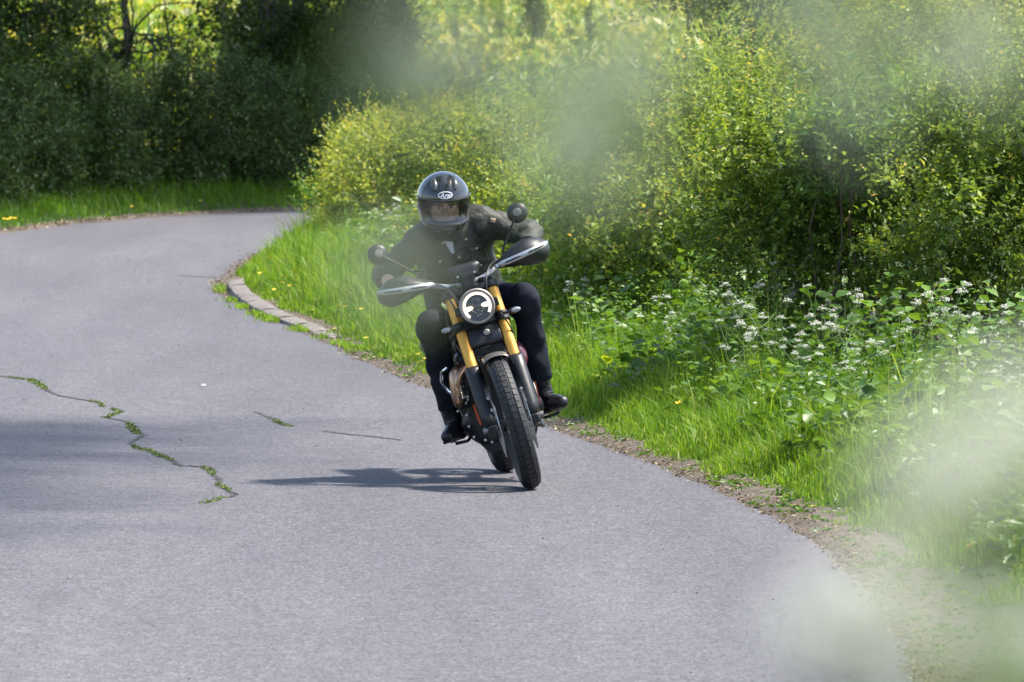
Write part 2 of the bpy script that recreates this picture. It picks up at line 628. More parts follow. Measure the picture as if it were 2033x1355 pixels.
# cracks in the asphalt
CRACKS = [[(-30, 752), (0, 755), (60, 762), (78, 772), (92, 782), (108, 791), (140, 798), (180, 804), (200, 809), (205, 816)],
          [(222, 820), (238, 827), (222, 833), (209, 837), (235, 842), (252, 846), (262, 858), (268, 868), (286, 873), (272, 880), (258, 890), (272, 899), (298, 905), (318, 915), (338, 922), (360, 936)],
          [(372, 934), (398, 936), (415, 941), (422, 952), (436, 962), (431, 972), (452, 982), (468, 990), (462, 995), (440, 999), (404, 1009)],
          [(508, 824), (540, 838), (560, 850), (580, 853)], [(640, 862), (690, 868), (740, 872), (800, 879)], [(355, 549), (395, 551), (432, 552)]]
MOSS = []
for ci, c in enumerate(CRACKS):
    P = np.array([gnd(*p) for p in c])
    s = np.r_[0, np.cumsum(np.linalg.norm(np.diff(P, axis=0), axis=1))]
    t = np.arange(0, s[-1], 0.03)
    Q = np.stack([np.interp(t, s, P[:, i]) for i in range(3)], 1)
    Q[:, :2] += rng.normal(0, 0.006, (len(Q), 2))
    w = np.abs(rng.normal(0.007, 0.006, len(Q))) + 0.003
    lo, hi = Q.copy(), Q.copy()
    lo[:, 0] -= w; hi[:, 0] += w; lo[:, 1] -= w * 2; hi[:, 1] += w * 2
    zz = 0.0
    # lay on the cambered road
    for A in (lo, hi):
        r_, l_ = xr(A[:, 1]), np.interp(A[:, 1], LE[:, 1], LE[:, 0])
        A[:, 2] = 0.024 * np.sin(PI * np.clip((r_ - A[:, 0]) / (r_ - l_), 0, 1)) + 0.004
    V = np.concatenate([lo, hi]); n_ = len(Q)
    i = np.arange(n_ - 1)
    raw_mesh("road_crack", V, np.stack([i, i + 1, i + 1 + n_, i + n_], 1), M_CRACK)["kind"] = "structure"
    MOSS.append((lo + hi) / 2)

# ------------------------------------------------------------------ vegetation
HAW = [(0.0, (0.066, 0.118, 0.027)), (0.35, (0.144, 0.232, 0.037)), (0.65, (0.276, 0.360, 0.055)), (0.88, (0.504, 0.515, 0.104)), (1.0, (0.696, 0.433, 0.147))]
M_HAW = leaf_mat("hawthorn_leaf", HAW, 0.5)
M_BUSH = leaf_mat("yellow_bush_leaf", [(0.0, (0.086, 0.150, 0.037)), (0.35, (0.205, 0.280, 0.049)), (0.65, (0.410, 0.450, 0.086)), (0.88, (0.605, 0.560, 0.135)), (1.0, (0.734, 0.450, 0.171))], 0.5)
M_ELDER = leaf_mat("elder_leaf", [(0.0, (0.060, 0.144, 0.031)), (0.5, (0.156, 0.288, 0.049)), (1.0, (0.348, 0.484, 0.080))], 0.5, rough=0.38)
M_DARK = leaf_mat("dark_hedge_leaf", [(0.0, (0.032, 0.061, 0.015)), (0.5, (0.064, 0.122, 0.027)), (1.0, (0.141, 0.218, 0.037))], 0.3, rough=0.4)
M_FARH = leaf_mat("far_hedge_leaf", [(0.0, (0.05, 0.10, 0.04)), (0.5, (0.11, 0.17, 0.06)), (1.0, (0.24, 0.29, 0.09))], 0.3)
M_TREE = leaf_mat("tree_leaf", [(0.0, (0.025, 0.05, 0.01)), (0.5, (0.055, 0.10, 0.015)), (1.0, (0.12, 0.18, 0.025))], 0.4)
M_GRASS = leaf_mat("grass_blade", [(0.0, (0.060, 0.140, 0.016)), (0.4, (0.129, 0.260, 0.021)), (0.75, (0.232, 0.380, 0.030)), (1.0, (0.387, 0.420, 0.161))], 0.5, rough=0.5, spec=0.3, patch=0.2, pscale=0.9)
M_WEED = leaf_mat("weed_leaf", [(0.0, (0.035, 0.085, 0.015)), (0.5, (0.075, 0.160, 0.022)), (1.0, (0.160, 0.280, 0.035))], 0.4, rough=0.42, spec=0.45)
M_DOCK = leaf_mat("dock_leaf", [(0.0, (0.10, 0.19, 0.02)), (0.5, (0.20, 0.32, 0.02)), (1.0, (0.36, 0.46, 0.02))], 0.5, rough=0.45)
M_MOSS = leaf_mat("crack_moss", [(0.0, (0.040, 0.075, 0.012)), (0.5, (0.088, 0.143, 0.020)), (1.0, (0.176, 0.225, 0.040))], 0.2)
M_MEADOW = leaf_mat("meadow_flower", [(0.0, (0.10, 0.20, 0.02)), (0.5, (0.22, 0.32, 0.04)), (0.68, (0.42, 0.42, 0.07)), (0.88, (0.58, 0.54, 0.16)), (1.0, (0.70, 0.68, 0.45))], 0.4)
M_PETAL = leaf_mat("white_petal", [(0.0, (0.58, 0.64, 0.46)), (0.35, (0.72, 0.74, 0.64)), (1.0, (0.84, 0.84, 0.80))], 0.48, tscale=(1, 1, 1), patch=0.1)
M_STALK = simple("plant_stalk", (0.11, 0.19, 0.04), 0.6, var=0.3, vscale=30)
M_YEL = simple("buttercup_petal", (0.80, 0.55, 0.02), 0.3, spec=0.6, var=0.12, vscale=60)
M_BARK = simple("bark", (0.055, 0.048, 0.036), 0.95, var=0.5, vscale=7, bump=1.0, bscale=26, c2=(0.11, 0.10, 0.075))
M_TWIG = simple("twig", (0.10, 0.075, 0.05), 0.9, var=0.4, vscale=12)
M_LITTER = leaf_mat("dead_leaf", [(0.0, (0.07, 0.045, 0.025)), (0.5, (0.18, 0.12, 0.07)), (1.0, (0.42, 0.34, 0.24))], 0.1, rough=0.8)


def leaf_arrays(P, A, L, W, tint, fold=0.18, droop=0.12, up=(0, 0, 1), jit=0.5, fine=False, r=None):
    """P base, A axis, L length, W width -> kite leaves folded on the midrib (2 triangles; fine: 8)"""
    r = r if r is not None else rng
    n = len(P)
    A = unit(A)
    U = np.asarray(up, float) + r.normal(0, jit, (n, 3))
    Nn = unit(U - A * (U * A).sum(1, keepdims=True))
    S = np.cross(A, Nn)
    L = np.broadcast_to(L, n)[:, None]; W = np.broadcast_to(W, n)[:, None]
    if not fine:
        V = np.stack([P, P + A * L * .42 + S * W * .5 + Nn * W * fold, P + A * L - Nn * L * droop, P + A * L * .42 - S * W * .5 + Nn * W * fold], 1).reshape(-1, 3)
        b = np.arange(n)[:, None] * 4
        F = np.concatenate([b + np.array([[0, 1, 2]]), b + np.array([[0, 2, 3]])], 1).reshape(-1, 3)
        return V, F, np.repeat(tint, 4)
    sec = [(.22, .62), (.48, 1.0), (.76, .6)]
    parts = [P]
    for t, w in sec:
        c = P + A * L * t - Nn * L * droop * t * t
        parts += [c + S * W * .5 * w + Nn * W * fold * w, c, c - S * W * .5 * w + Nn * W * fold * w]
    parts.append(P + A * L - Nn * L * droop)
    V = np.stack(parts, 1).reshape(-1, 3)
    tri = [(0, 1, 2), (0, 2, 3), (10, 8, 7), (10, 9, 8)]
    for k in (1, 4):
        tri += [(k, k + 3, k + 4), (k, k + 4, k + 1), (k + 1, k + 4, k + 5), (k + 1, k + 5, k + 2)]
    b = np.arange(n)[:, None, None] * 11
    F = (b + np.array(tri)[None]).reshape(-1, 3)
    return V, F, np.repeat(tint, 11)


def leaves_obj(name, packs, mat, parent=None):
    V, F, T, n = [], [], [], 0
    for v, f, t in packs:
        V.append(v); F.append(f + n); T.append(t); n += len(v)
    return raw_mesh(name, np.concatenate(V), np.concatenate(F), mat, parent, attr={"tint": np.concatenate(T)})


def shoot_leaves(blobs, n, per, length, leaf, r, up=0.6, out=0.8, rnd=0.5, shell=0.22, asp=0.62, fine=False, low=-0.8, tb=0.0, ts=0.75, clump=22):
    """shoots springing from the shell of a set of ellipsoids, leaves set round each shoot; the youngest leaves (tips) are the palest"""
    B = np.array(blobs, float)
    if clump:                                                           # break each mass into uneven boughs
        sub = []
        for b in B:
            for _ in range(clump):
                dv = unit(r.normal(0, 1, 3))
                q = r.uniform(.3, .95)
                f = r.uniform(.22, .42)
                sub.append([*(b[:3] + dv * b[3:6] * q), *(b[3:6] * f * r.uniform(.8, 1.2, 3))])
        B = np.array(sub)
    w = (B[:, 3] * B[:, 4] * B[:, 5]) ** (2 / 3)
    k = r.choice(len(B), n, p=w / w.sum())
    d = unit(r.normal(0, 1, (n, 3)))
    d[:, 2] = np.where(d[:, 2] < low, -d[:, 2], d[:, 2])
    rad = 1 - np.abs(r.normal(0, shell, n))
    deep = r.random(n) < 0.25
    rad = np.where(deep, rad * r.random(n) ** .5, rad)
    O = B[k, :3] + d * B[k, 3:6] * rad[:, None]
    D = unit(unit(d / B[k, 3:6]) * out + np.array([0, 0, up]) + r.normal(0, rnd, (n, 3)))
    ln = length * r.uniform(.5, 1.35, n)
    t = (np.arange(per) + .5) / per
    bendv = np.array([0, 0, -0.25])
    P = O[:, None] + D[:, None] * (ln[:, None] * t)[..., None] + bendv * (ln[:, None] * t ** 2)[..., None] * r.uniform(-.4, 1, n)[:, None, None]
    ref = unit(np.cross(D, r.normal(0, 1, (n, 3))))
    ref2 = np.cross(D, ref)
    ang = np.arange(per) * 2.4
    Rd = ref[:, None] * np.cos(ang)[None, :, None] + ref2[:, None] * np.sin(ang)[None, :, None]
    A = D[:, None] * .55 + Rd + r.normal(0, .25, (n, per, 3))
    size = leaf * r.uniform(.55, 1.2, (n, per)) * r.uniform(.7, 1.35, n)[:, None] * (1.0 - .45 * t)[None]
    base = r.normal(0.3 + tb, .13, n)[:, None]
    tint = np.clip(base + ts * (t[None] - .4) * r.uniform(.1, 1, n)[:, None] * .8 + r.normal(0, .1, (n, per)) - .25 * deep[:, None], 0, 1)  # inner leaves tinted darker: the shade inside the foliage put into the colour
    m = n * per
    pk = leaf_arrays(P.reshape(m, 3), A.reshape(m, 3), size.reshape(m), size.reshape(m) * asp, tint.reshape(m), r=r, fine=fine)
    return pk, (O, D, ln)


def stems_mb(mb, base, tips, r0, r1, r, n=5, seg=6, wob=0.06):
    for b, t in zip(base, tips):
        b = np.asarray(b, float); t = np.asarray(t, float)
        L = np.linalg.norm(t - b)
        s = np.linspace(0, 1, seg)[:, None]
        mid = r.normal(0, wob * L, 3)
        P = b + (t - b) * s + mid * np.sin(s * PI) + np.array([0, 0, .08 * L]) * np.sin(s * PI)
        P[1:-1] += r.normal(0, wob * .25 * L, (seg - 2, 3))
        mb.tube(P, np.linspace(r0, r1, seg), n, caps=False)


def shrub(name, label, cat, base, blobs, n, per, length, leaf, mat, seed, group=None, stems=12, extra=None, twigs=0, **kw):
    """blobs are given in world coordinates; the shrub stands on base"""
    r = np.random.default_rng(seed)
    base = np.asarray(base, float)
    root = tag(empty(name, base), label, cat, group)
    B = np.array(blobs, float); B[:, :3] -= base
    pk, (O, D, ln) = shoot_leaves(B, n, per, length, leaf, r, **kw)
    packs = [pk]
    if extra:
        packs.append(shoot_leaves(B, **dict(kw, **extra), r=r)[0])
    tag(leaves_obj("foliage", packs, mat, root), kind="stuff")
    mb = MB()
    pick = r.choice(len(O), stems, replace=False)
    st = np.c_[r.uniform(-.35, .35, (stems, 2)) * np.ptp(B[:, :2], axis=0).clip(.8, 4) + 0, np.full(stems, -.05)]
    st[:, :2] = st[:, :2] * .5 + O[pick, :2] * .6
    stems_mb(mb, st, O[pick], .016, .004, r)
    if twigs:
        pk2 = r.choice(len(O), twigs, replace=False)
        stems_mb(mb, O[pk2], O[pk2] + D[pk2] * ln[pk2][:, None] * .95, .0032, .0012, r, n=3, seg=4, wob=.03)
    tag(mb.build("branches", M_TWIG, root), kind="stuff")
    return root


# --- the hedgerow along the right of the road (pixel, distance) -> blob
def blob(px, py, y, rx, ry, rz):
    p = at(px, py, y)
    return (p[0], p[1], p[2], rx, ry, rz)


H = "hedgerow shrubs along the lane"
shrub("hawthorn_shrub", "dense dark-based hawthorn shrub with glossy leaves behind the cow parsley", "shrub", gnd(1640, 830),
      [blob(1530, 480, 51.5, .55, .7, .75), blob(1720, 430, 51.5, .6, .7, .8), blob(1620, 330, 52.3, .6, .7, .55), blob(1480, 380, 52.5, .5, .6, .55), blob(1800, 330, 52.5, .5, .6, .6)],
      3450, 11, .24, .054, M_HAW, 11, H, tb=0.05, twigs=260, extra=dict(n=260, per=13, length=.55, leaf=.045, up=2.2, rnd=.35))
shrub("hawthorn_shrub", "hawthorn shrub with dark shaded foot at the right edge of the picture", "shrub", gnd(1960, 850),
      [blob(1930, 480, 50.5, .6, .7, .8), blob(2060, 500, 50, .6, .7, .9), blob(1960, 330, 51.3, .6, .7, .6), blob(2130, 330, 50.5, .6, .7, .7)],
      2850, 11, .24, .054, M_HAW, 12, H, tb=0.05, twigs=200)
shrub("elder_shrub", "elder shrub with broad pointed leaves rising out of the hawthorn", "shrub", gnd(1690, 835),
      [blob(1690, 330, 51.0, .22, .3, .38), blob(1730, 250, 51.2, .25, .3, .25), blob(1640, 280, 51.2, .2, .3, .2), blob(1850, 225, 51.6, .3, .3, .22)],
      210, 10, .3, .10, M_ELDER, 13, H, fine=True, asp=.4, tb=0.1, stems=14)
shrub("hawthorn_shrub", "tall pale hawthorn with upright young shoots at the top right", "shrub", gnd(1800, 745),
      [blob(1700, 250, 57, .8, .8, .75), blob(1880, 220, 57, .8, .8, .85), blob(2020, 200, 57, .8, .8, .9), blob(1800, 120, 58, .6, .7, .45), blob(1950, 80, 58, .6, .7, .45), blob(2090, 60, 58, .6, .7, .5)],
      3680, 11, .34, .056, M_BUSH, 14, H, up=1.0, tb=0.05, twigs=260, extra=dict(n=260, per=13, length=.55, leaf=.045, up=2.2, rnd=.35))
shrub("hawthorn_shrub", "sloping hawthorn shrub with orange-tipped shoots left of the tall pale one", "shrub", gnd(1450, 740),
      [blob(1380, 420, 57, .7, .8, .75), blob(1540, 330, 57.5, .7, .8, .8), blob(1420, 260, 58.5, .6, .7, .5), blob(1590, 180, 59, .6, .7, .5)],
      3150, 11, .28, .054, M_HAW, 15, H, tb=0.2, twigs=240, extra=dict(n=260, per=13, length=.55, leaf=.045, up=2.2, rnd=.35))
shrub("elder_shrub", "bright green elder with large leaves in the middle of the hedgerow", "shrub", gnd(1280, 720),
      [blob(1250, 340, 58.5, .5, .6, .4), blob(1340, 260, 59.5, .5, .6, .3), blob(1180, 420, 59, .5, .6, .4), blob(1460, 215, 59, .35, .5, .22)],
      620, 10, .3, .10, M_ELDER, 16, H, fine=True, asp=.4, tb=0.22, stems=24)
shrub("hawthorn_shrub", "leafy hawthorn low beside the elder behind the rider's mirror", "shrub", gnd(1230, 690),
      [blob(1180, 500, 60, .6, .8, .65), blob(1330, 500, 58, .6, .7, .6), blob(1080, 470, 62, .6, .8, .6), blob(1260, 430, 61, .7, .8, .6)],
      3300, 11, .26, .054, M_HAW, 17, H, tb=0.15, twigs=160)
shrub("hawthorn_shrub", "pale hazel-green shrub behind the rider's helmet", "shrub", gnd(1050, 620),
      [blob(1010, 420, 67, .7, .9, .75), blob(1120, 370, 68, .7, .9, .65), blob(1010, 340, 70, .7, .9, .45), blob(1160, 300, 71, .7, .9, .4), blob(940, 400, 70, .6, .9, .6)],
      3440, 11, .3, .056, M_BUSH, 18, H, tb=0.05)
shrub("elder_shrub", "feathery elder tops above the pale shrub near the far hedge", "shrub", gnd(1080, 590),
      [blob(1010, 255, 73, .55, .8, .25), blob(1120, 225, 73, .6, .8, .25), blob(1220, 240, 72, .5, .8, .3)],
      420, 10, .32, .11, M_ELDER, 19, H, fine=True, asp=.38, tb=0.2, stems=18)
shrub("hawthorn_shrub", "yellow-green hawthorn bush with orange shoots at the inside of the bend", "shrub", gnd(800, 545),
      [blob(745, 390, 79, .65, 1.2, .65), blob(860, 380, 78, .7, 1.2, .7), blob(730, 330, 81, .45, 1.0, .42), blob(840, 310, 80, .6, 1.2, .42), blob(700, 440, 80, .35, 1.0, .45), blob(930, 330, 79, .5, 1.1, .5)],
      5440, 11, .27, .056, M_BUSH, 20, H, tb=0.12, up=.9, twigs=200, extra=dict(n=420, per=14, length=.55, leaf=.034, up=2.2, rnd=.3))
shrub("leafy_sapling", "small bright green sapling leaning over the road at the bush's edge", "sapling", gnd(635, 482),
      [blob(625, 400, 84, .10, .3, .22), blob(650, 440, 84, .14, .3, .25), blob(640, 470, 83, .16, .3, .2)],
      120, 9, .26, .055, M_WEED, 21, None, fine=True, up=1.0, tb=0.35, stems=8)

# --- behind the road: hedge in the middle, dark hedge and trees on the left
shrub("far_hedge", "grey-green hedge beyond the bend in the middle of the picture", "hedge", (0.2, 106.5, 0),
      [(-1.4, 104.5, .70, .9, .8, .74), (-.4, 105.8, .73, .9, .8, .76), (.6, 106.6, .75, .9, .8, .78), (1.6, 107.6, .78, .9, .8, .80), (2.6, 109, .85, .9, .8, .88)],
      6200, 12, .26, .06, M_FARH, 31, None, tb=-0.05)
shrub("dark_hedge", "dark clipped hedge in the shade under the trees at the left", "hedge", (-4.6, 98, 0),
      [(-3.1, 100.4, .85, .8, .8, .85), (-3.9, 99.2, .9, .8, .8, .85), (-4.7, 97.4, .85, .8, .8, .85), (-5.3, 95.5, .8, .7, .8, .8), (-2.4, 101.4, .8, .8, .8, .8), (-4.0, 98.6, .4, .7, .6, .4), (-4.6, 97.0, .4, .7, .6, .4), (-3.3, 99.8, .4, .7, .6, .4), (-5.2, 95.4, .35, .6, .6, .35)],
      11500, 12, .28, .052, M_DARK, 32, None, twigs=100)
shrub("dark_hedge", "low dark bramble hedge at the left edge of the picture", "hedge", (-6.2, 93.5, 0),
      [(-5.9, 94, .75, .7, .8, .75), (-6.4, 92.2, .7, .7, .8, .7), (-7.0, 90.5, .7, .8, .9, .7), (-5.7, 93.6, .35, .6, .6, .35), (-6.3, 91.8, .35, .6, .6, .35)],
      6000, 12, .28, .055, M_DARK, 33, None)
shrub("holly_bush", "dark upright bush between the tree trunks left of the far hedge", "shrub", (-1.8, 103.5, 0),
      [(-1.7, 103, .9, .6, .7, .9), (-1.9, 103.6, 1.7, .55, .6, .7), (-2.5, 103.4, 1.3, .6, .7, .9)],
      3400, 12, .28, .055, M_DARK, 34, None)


def tree(name, label, base, trunk, height, crown, n, seed, leaf=.075, mat=M_TREE, low=None, per=12, limbs=9, lean=(0, 0), tb=0.0, length=.5):
    r = np.random.default_rng(seed)
    base = np.asarray(base, float)
    root = tag(empty(name, base), label, "tree", "trees behind the bend")
    mb = MB()
    z = np.linspace(-.1, height, 12)
    P = np.c_[lean[0] * z / height + r.normal(0, .03, 12), lean[1] * z / height + r.normal(0, .03, 12), z]
    mb.tube(P, trunk * (1.25 - .8 * z / height) * r.uniform(.93, 1.07, 12), 14)
    mb.build("trunk", M_BARK, root, sharp=80)
    B = np.array(crown, float); B[:, :3] -= base
    for k in range(limbs):
        z0 = r.uniform(.22, .9) * height
        b = B[r.integers(len(B))]
        s = np.array([np.interp(z0, z, P[:, 0]), np.interp(z0, z, P[:, 1]), z0])
        e = b[:3] + unit(r.normal(0, 1, 3)) * b[3:6] * r.uniform(.3, .9)
        m = MB()
        stems_mb(m, [s], [e], trunk * .3, .01, r, n=7, seg=9, wob=.08)
        for q in range(5):
            c = s + (e - s) * r.uniform(.35, .95)
            stems_mb(m, [c], [c + unit(r.normal(0, 1, 3) + (e - s) * .3) * r.uniform(.4, 1.2)], .018, .004, r, n=4, seg=5, wob=.1)
        m.build("limb", M_BARK, root, sharp=80)
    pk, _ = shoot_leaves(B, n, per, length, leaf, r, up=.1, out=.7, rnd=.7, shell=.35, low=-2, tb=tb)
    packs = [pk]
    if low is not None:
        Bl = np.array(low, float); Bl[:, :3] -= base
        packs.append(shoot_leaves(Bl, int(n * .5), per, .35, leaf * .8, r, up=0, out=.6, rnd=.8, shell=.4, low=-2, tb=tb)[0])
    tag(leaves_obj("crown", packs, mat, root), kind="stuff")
    return root


def ab(px, py, y, rx, ry, rz):
    return blob(px, py, y, rx, ry, rz)


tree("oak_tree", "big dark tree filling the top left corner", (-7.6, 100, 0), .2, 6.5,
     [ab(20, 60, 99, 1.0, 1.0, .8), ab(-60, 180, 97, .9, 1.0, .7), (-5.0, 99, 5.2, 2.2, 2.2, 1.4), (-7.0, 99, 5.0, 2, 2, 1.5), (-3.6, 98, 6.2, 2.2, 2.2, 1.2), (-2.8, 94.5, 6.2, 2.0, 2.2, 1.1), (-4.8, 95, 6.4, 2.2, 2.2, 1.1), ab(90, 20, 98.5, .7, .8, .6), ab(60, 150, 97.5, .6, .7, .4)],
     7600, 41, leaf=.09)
tree("oak_tree", "thick ivy-clad trunk with hanging foliage at the top centre-left", at(512, 380, 105) * [1, 1, 0], .17, 6.0,
     [ab(440, 40, 104, .35, .5, .35), ab(620, 100, 103.5, .65, .8, .5), ab(690, 10, 103, .6, .7, .5), ab(480, 150, 104, .7, .6, .35), (-1.2, 102, 5.6, 2.4, 2.4, 1.4), (.8, 100.5, 6.4, 2.4, 2.2, 1.3), (-3, 103, 5.2, 2.0, 2, 1.3), (-.6, 98, 6.2, 2.2, 2.2, 1.1), (2.2, 99, 7.6, 2.4, 2.2, 1.2), (-2.2, 96.6, 5.6, 1.6, 1.6, .9), (.6, 103.4, 4.6, 1.2, 1.2, .9)],
     9800, 42, low=[ab(512, 100, 104.8, .28, .25, .9)], leaf=.08)
tree("ash_tree", "slim tree trunk standing right of the ivy-clad trunk", at(588, 385, 104) * [1, 1, 0], .085, 5.0,
     [ab(560, 60, 103.4, .4, .5, .4), ab(640, 200, 103, .5, .5, .5), (-.8, 103, 4.6, 1.4, 1.4, 1.2)], 1100, 43, limbs=6, leaf=.07)
tree("ash_tree", "dark tree at the edge of the sunny field left of the far hedge", at(775, 395, 104) * [1, 1, 0], .12, 5.5,
     [ab(760, 60, 103.5, .5, .6, .5), ab(720, 170, 103, .5, .6, .5), ab(690, 260, 102.5, .55, .6, .5), (.4, 103, 5, 1.6, 1.6, 1.3)], 1900, 44, limbs=7, low=[ab(785, 90, 103.7, .22, .22, .9)], leaf=.07, lean=(.15, 0))
tree("thorn_tree", "sparse thorn tree with bare branches against the bright field", at(250, 370, 103) * [1, 1, 0], .06, 3.2,
     [ab(280, 130, 102.5, .8, .6, .4), ab(200, 60, 102.5, .5, .6, .5), ab(360, 90, 102.5, .5, .6, .35), ab(120, 150, 101.5, .6, .6, .4)], 380, 45, limbs=12, leaf=.06, tb=.1, length=.35)
tree("oak_tree", "leafy dark tree at the top edge above the hedgerow", (2.6, 80, 0), .15, 5.5,
     [ab(1620, 30, 76, .7, .7, .35), ab(1440, -40, 77, .6, .8, .45), ab(1740, 40, 74, .6, .8, .4), ab(1900, 0, 72, 1.0, .9, .5), ab(1560, 110, 76, .8, .8, .3), (3.2, 80, 4.2, 1.6, 1.8, 1.2)],
     3200, 46, leaf=.06)
# shade tree standing outside the picture, its crown over the lane
tree("lime_tree", "roadside tree outside the picture whose crown shades the lane", (-9.5, 49, 0), .25, 9.5,
     [(2.3, 51.0, 9.2, 1.5, 2.2, 1.4), (2.2, 48.3, 9.4, 1.5, 2.2, 1.4), (2.0, 45.4, 9.2, 1.4, 2.2, 1.2), (1.6, 42.0, 9.2, 1.3, 2.4, 1.1), (1.2, 38.5, 9.2, 1.3, 2.4, 1.0), (-3, 48, 9.6, 2.5, 3.5, 1.3), (-6, 48, 9.6, 2.5, 3, 1.5)], 5200, 47, leaf=.11, length=.8, limbs=7)

# small trees in the meadow
for k, (px, py, y, rx, rz, n, lab) in enumerate([(1055, 20, 128, .20, .42, 330, "dark bushy little tree in the middle of the sunny field"), (1172, 25, 130, .09, .45, 130, "narrow sapling right of the bushy little tree in the field"),
                                           (992, 45, 129, .06, .25, 60, "thin sapling left of the bushy little tree in the field"), (905, 45, 127, .06, .25, 50, "pale thin sapling in the field above the far hedge"), (1130, 60, 127, .14, .12, 60, "low shrub between two field saplings")]):
    p = at(px, py, y)
    b = [p[0], y, float(ground_z(p[0], y))]
    r = np.random.default_rng(60 + k)
    root = tag(empty("field_sapling", b), lab, "tree", "young trees in the meadow")
    B = np.array([(0, 0, p[2] - b[2], rx, rx, rz), (rx * .3, 0, p[2] - b[2] - rz * .5, rx * .9, rx, rz * .7), (0, 0, .4, rx * 1.2, rx, .4)])
    tag(leaves_obj("crown", [shoot_leaves(B, n, 9, .16, .06, r, up=1.2, low=-2)[0]], M_HAW if k else M_TREE, root), kind="stuff")
    MB().tube([(0, 0, -.05), (.03, 0, .5), (0, .02, p[2] - b[2] + rz * .8)], [.014, .012, .006], 6).build("trunk", M_BARK, root)


# --- grass
def blades(X, Y, Z, h, w, lean, tint, r):
    n = len(X)
    P = np.c_[X, Y, Z]
    a = r.uniform(0, 2 * PI, n)
    S = np.c_[np.cos(a), np.sin(a), np.zeros(n)] * (w / 2)[:, None]
    b = r.uniform(0, 2 * PI, n)
    Ld = np.c_[np.cos(b), np.sin(b), np.zeros(n)] * (lean * h)[:, None]
    up = np.array([0, 0, 1.0])
    M = P + up * (h * .55)[:, None] + Ld * .3
    T = P + up * (h * (1 - .35 * lean))[:, None] + Ld
    V = np.stack([P - S, P + S, M + S * .75, M - S * .75, T], 1).reshape(-1, 3)
    k = np.arange(n)[:, None, None] * 5
    F = (k + np.array([(0, 1, 2), (0, 2, 3), (3, 2, 4)])[None]).reshape(-1, 3)
    return V, F, np.repeat(tint, 5)


def value_noise(x, y, s, seed):
    r = np.random.default_rng(seed)
    g = r.random((97, 97))
    u, v = x / s, y / s
    i, j = np.floor(u).astype(int), np.floor(v).astype(int)
    f, q = u - i, v - j
    f, q = f * f * (3 - 2 * f), q * q * (3 - 2 * q)
    G = lambda a, b: g[a % 97, b % 97]
    return (G(i, j) * (1 - f) + G(i + 1, j) * f) * (1 - q) + (G(i, j + 1) * (1 - f) + G(i + 1, j + 1) * f) * q


r = np.random.default_rng(70)
packs = []
for (y0, y1, n, tmax) in [(31, 42, 42000, 1.5), (42, 52, 60000, 1.7), (52, 64, 62000, 1.9), (64, 90, 78000, 1.6)]:
    y = r.uniform(y0, y1, n)
    t = 0.07 + (tmax - .07) * r.random(n) ** .8
    x0 = xr(y) + t
    cl = value_noise(x0 + 50, y, .35, 1) * .6 + value_noise(x0 + 50, y, .12, 2) * .4
    bare = np.interp(y, [30, 34, 38, 41, 44, 60, 90], [.75, .7, .6, .36, .17, .12, .08])          # width of the bare margin
    bare = bare * (.2 + 1.0 * value_noise(x0 * 0 + 3, y, .9, 3) + .7 * value_noise(x0 * 0 + 3, y, .3, 4))
    bare = np.where((y > 64) & (y < 76), .22, bare)
    keep = (t > bare) & (r.random(n) < .25 + 1.1 * cl)
    x0, y, t, cl = x0[keep], y[keep], t[keep], cl[keep]
    n = len(y)
    h = (.03 + .26 * np.clip((t - bare[keep]) / .5, 0, 1)) * (.2 + 1.4 * cl) * r.uniform(.5, 1.35, n)
    tall = r.random(n) < .035
    h = np.where(tall & (t > .5), h * 1.7, h)
    packs.append(blades(x0, y, verge_z(t) - .005, h, r.uniform(.004, .011, n) * np.where(y > 60, 1.4, 1), r.uniform(.05, .9, n) ** 1.3, np.clip(r.normal(.45, .17, n) + .25 * (cl - .5) + .5 * (r.random(n) < .07), 0, 1), r))
leaves_obj("grass", packs, M_GRASS).__setitem__("kind", "stuff")
packs = []
n = 60000
k = r.integers(300, 660, n)
t = .2 + 1.5 * r.random(n) ** .9
T_ = unit(np.gradient(LE, axis=0)); Nl = np.stack([-T_[:, 1], T_[:, 0]], 1)
q = LE[k] + Nl[k] * t[:, None] + r.normal(0, .08, (n, 2))
h = (.05 + .15 * np.clip((t - .15) / .7, 0, 1)) * r.uniform(.4, 1.3, n)
packs.append(blades(q[:, 0], q[:, 1], np.interp(t, [0, .3, .5, .9, 1.5, 2.4], [0, .02, .06, .12, .22, .3]), h, r.uniform(.008, .015, n), r.uniform(.1, .8, n), np.clip(r.normal(.22, .14, n), 0, 1), r))
leaves_obj("grass", packs, M_GRASS).__setitem__("kind", "stuff")
# tufts growing in the gap between kerb and road, and along the edge
packs = []
ke = np.array(kp)
for (P0, n, hh) in [(ke, 3000, .05)]:
    s = np.r_[0, np.cumsum(np.linalg.norm(np.diff(P0, axis=0), axis=1))]
    tt = r.uniform(.0, s[-1] + 3.0, n)
    x = np.interp(tt, s, P0[:, 0]); y = np.interp(tt, s, P0[:, 1])
    over = np.clip(tt - s[-1], 0, 9)
    dv = unit(P0[-1] - P0[-2])
    x = x + over * dv[0]; y = y + over * dv[1]
    off = np.abs(r.normal(0, .05, n)) + .01
    m = value_noise(tt, tt * 0, .45, 5) > .5
    x, y, off = (x - off)[m], y[m], off[m]
    n = len(x)
    packs.append(blades(x, y, np.full(n, .01), hh * r.uniform(.4, 1.3, n), r.uniform(.008, .014, n), r.uniform(.2, .9, n), np.clip(r.normal(.55, .2, n), 0, 1), r))
leaves_obj("grass", packs, M_GRASS).__setitem__("kind", "stuff")

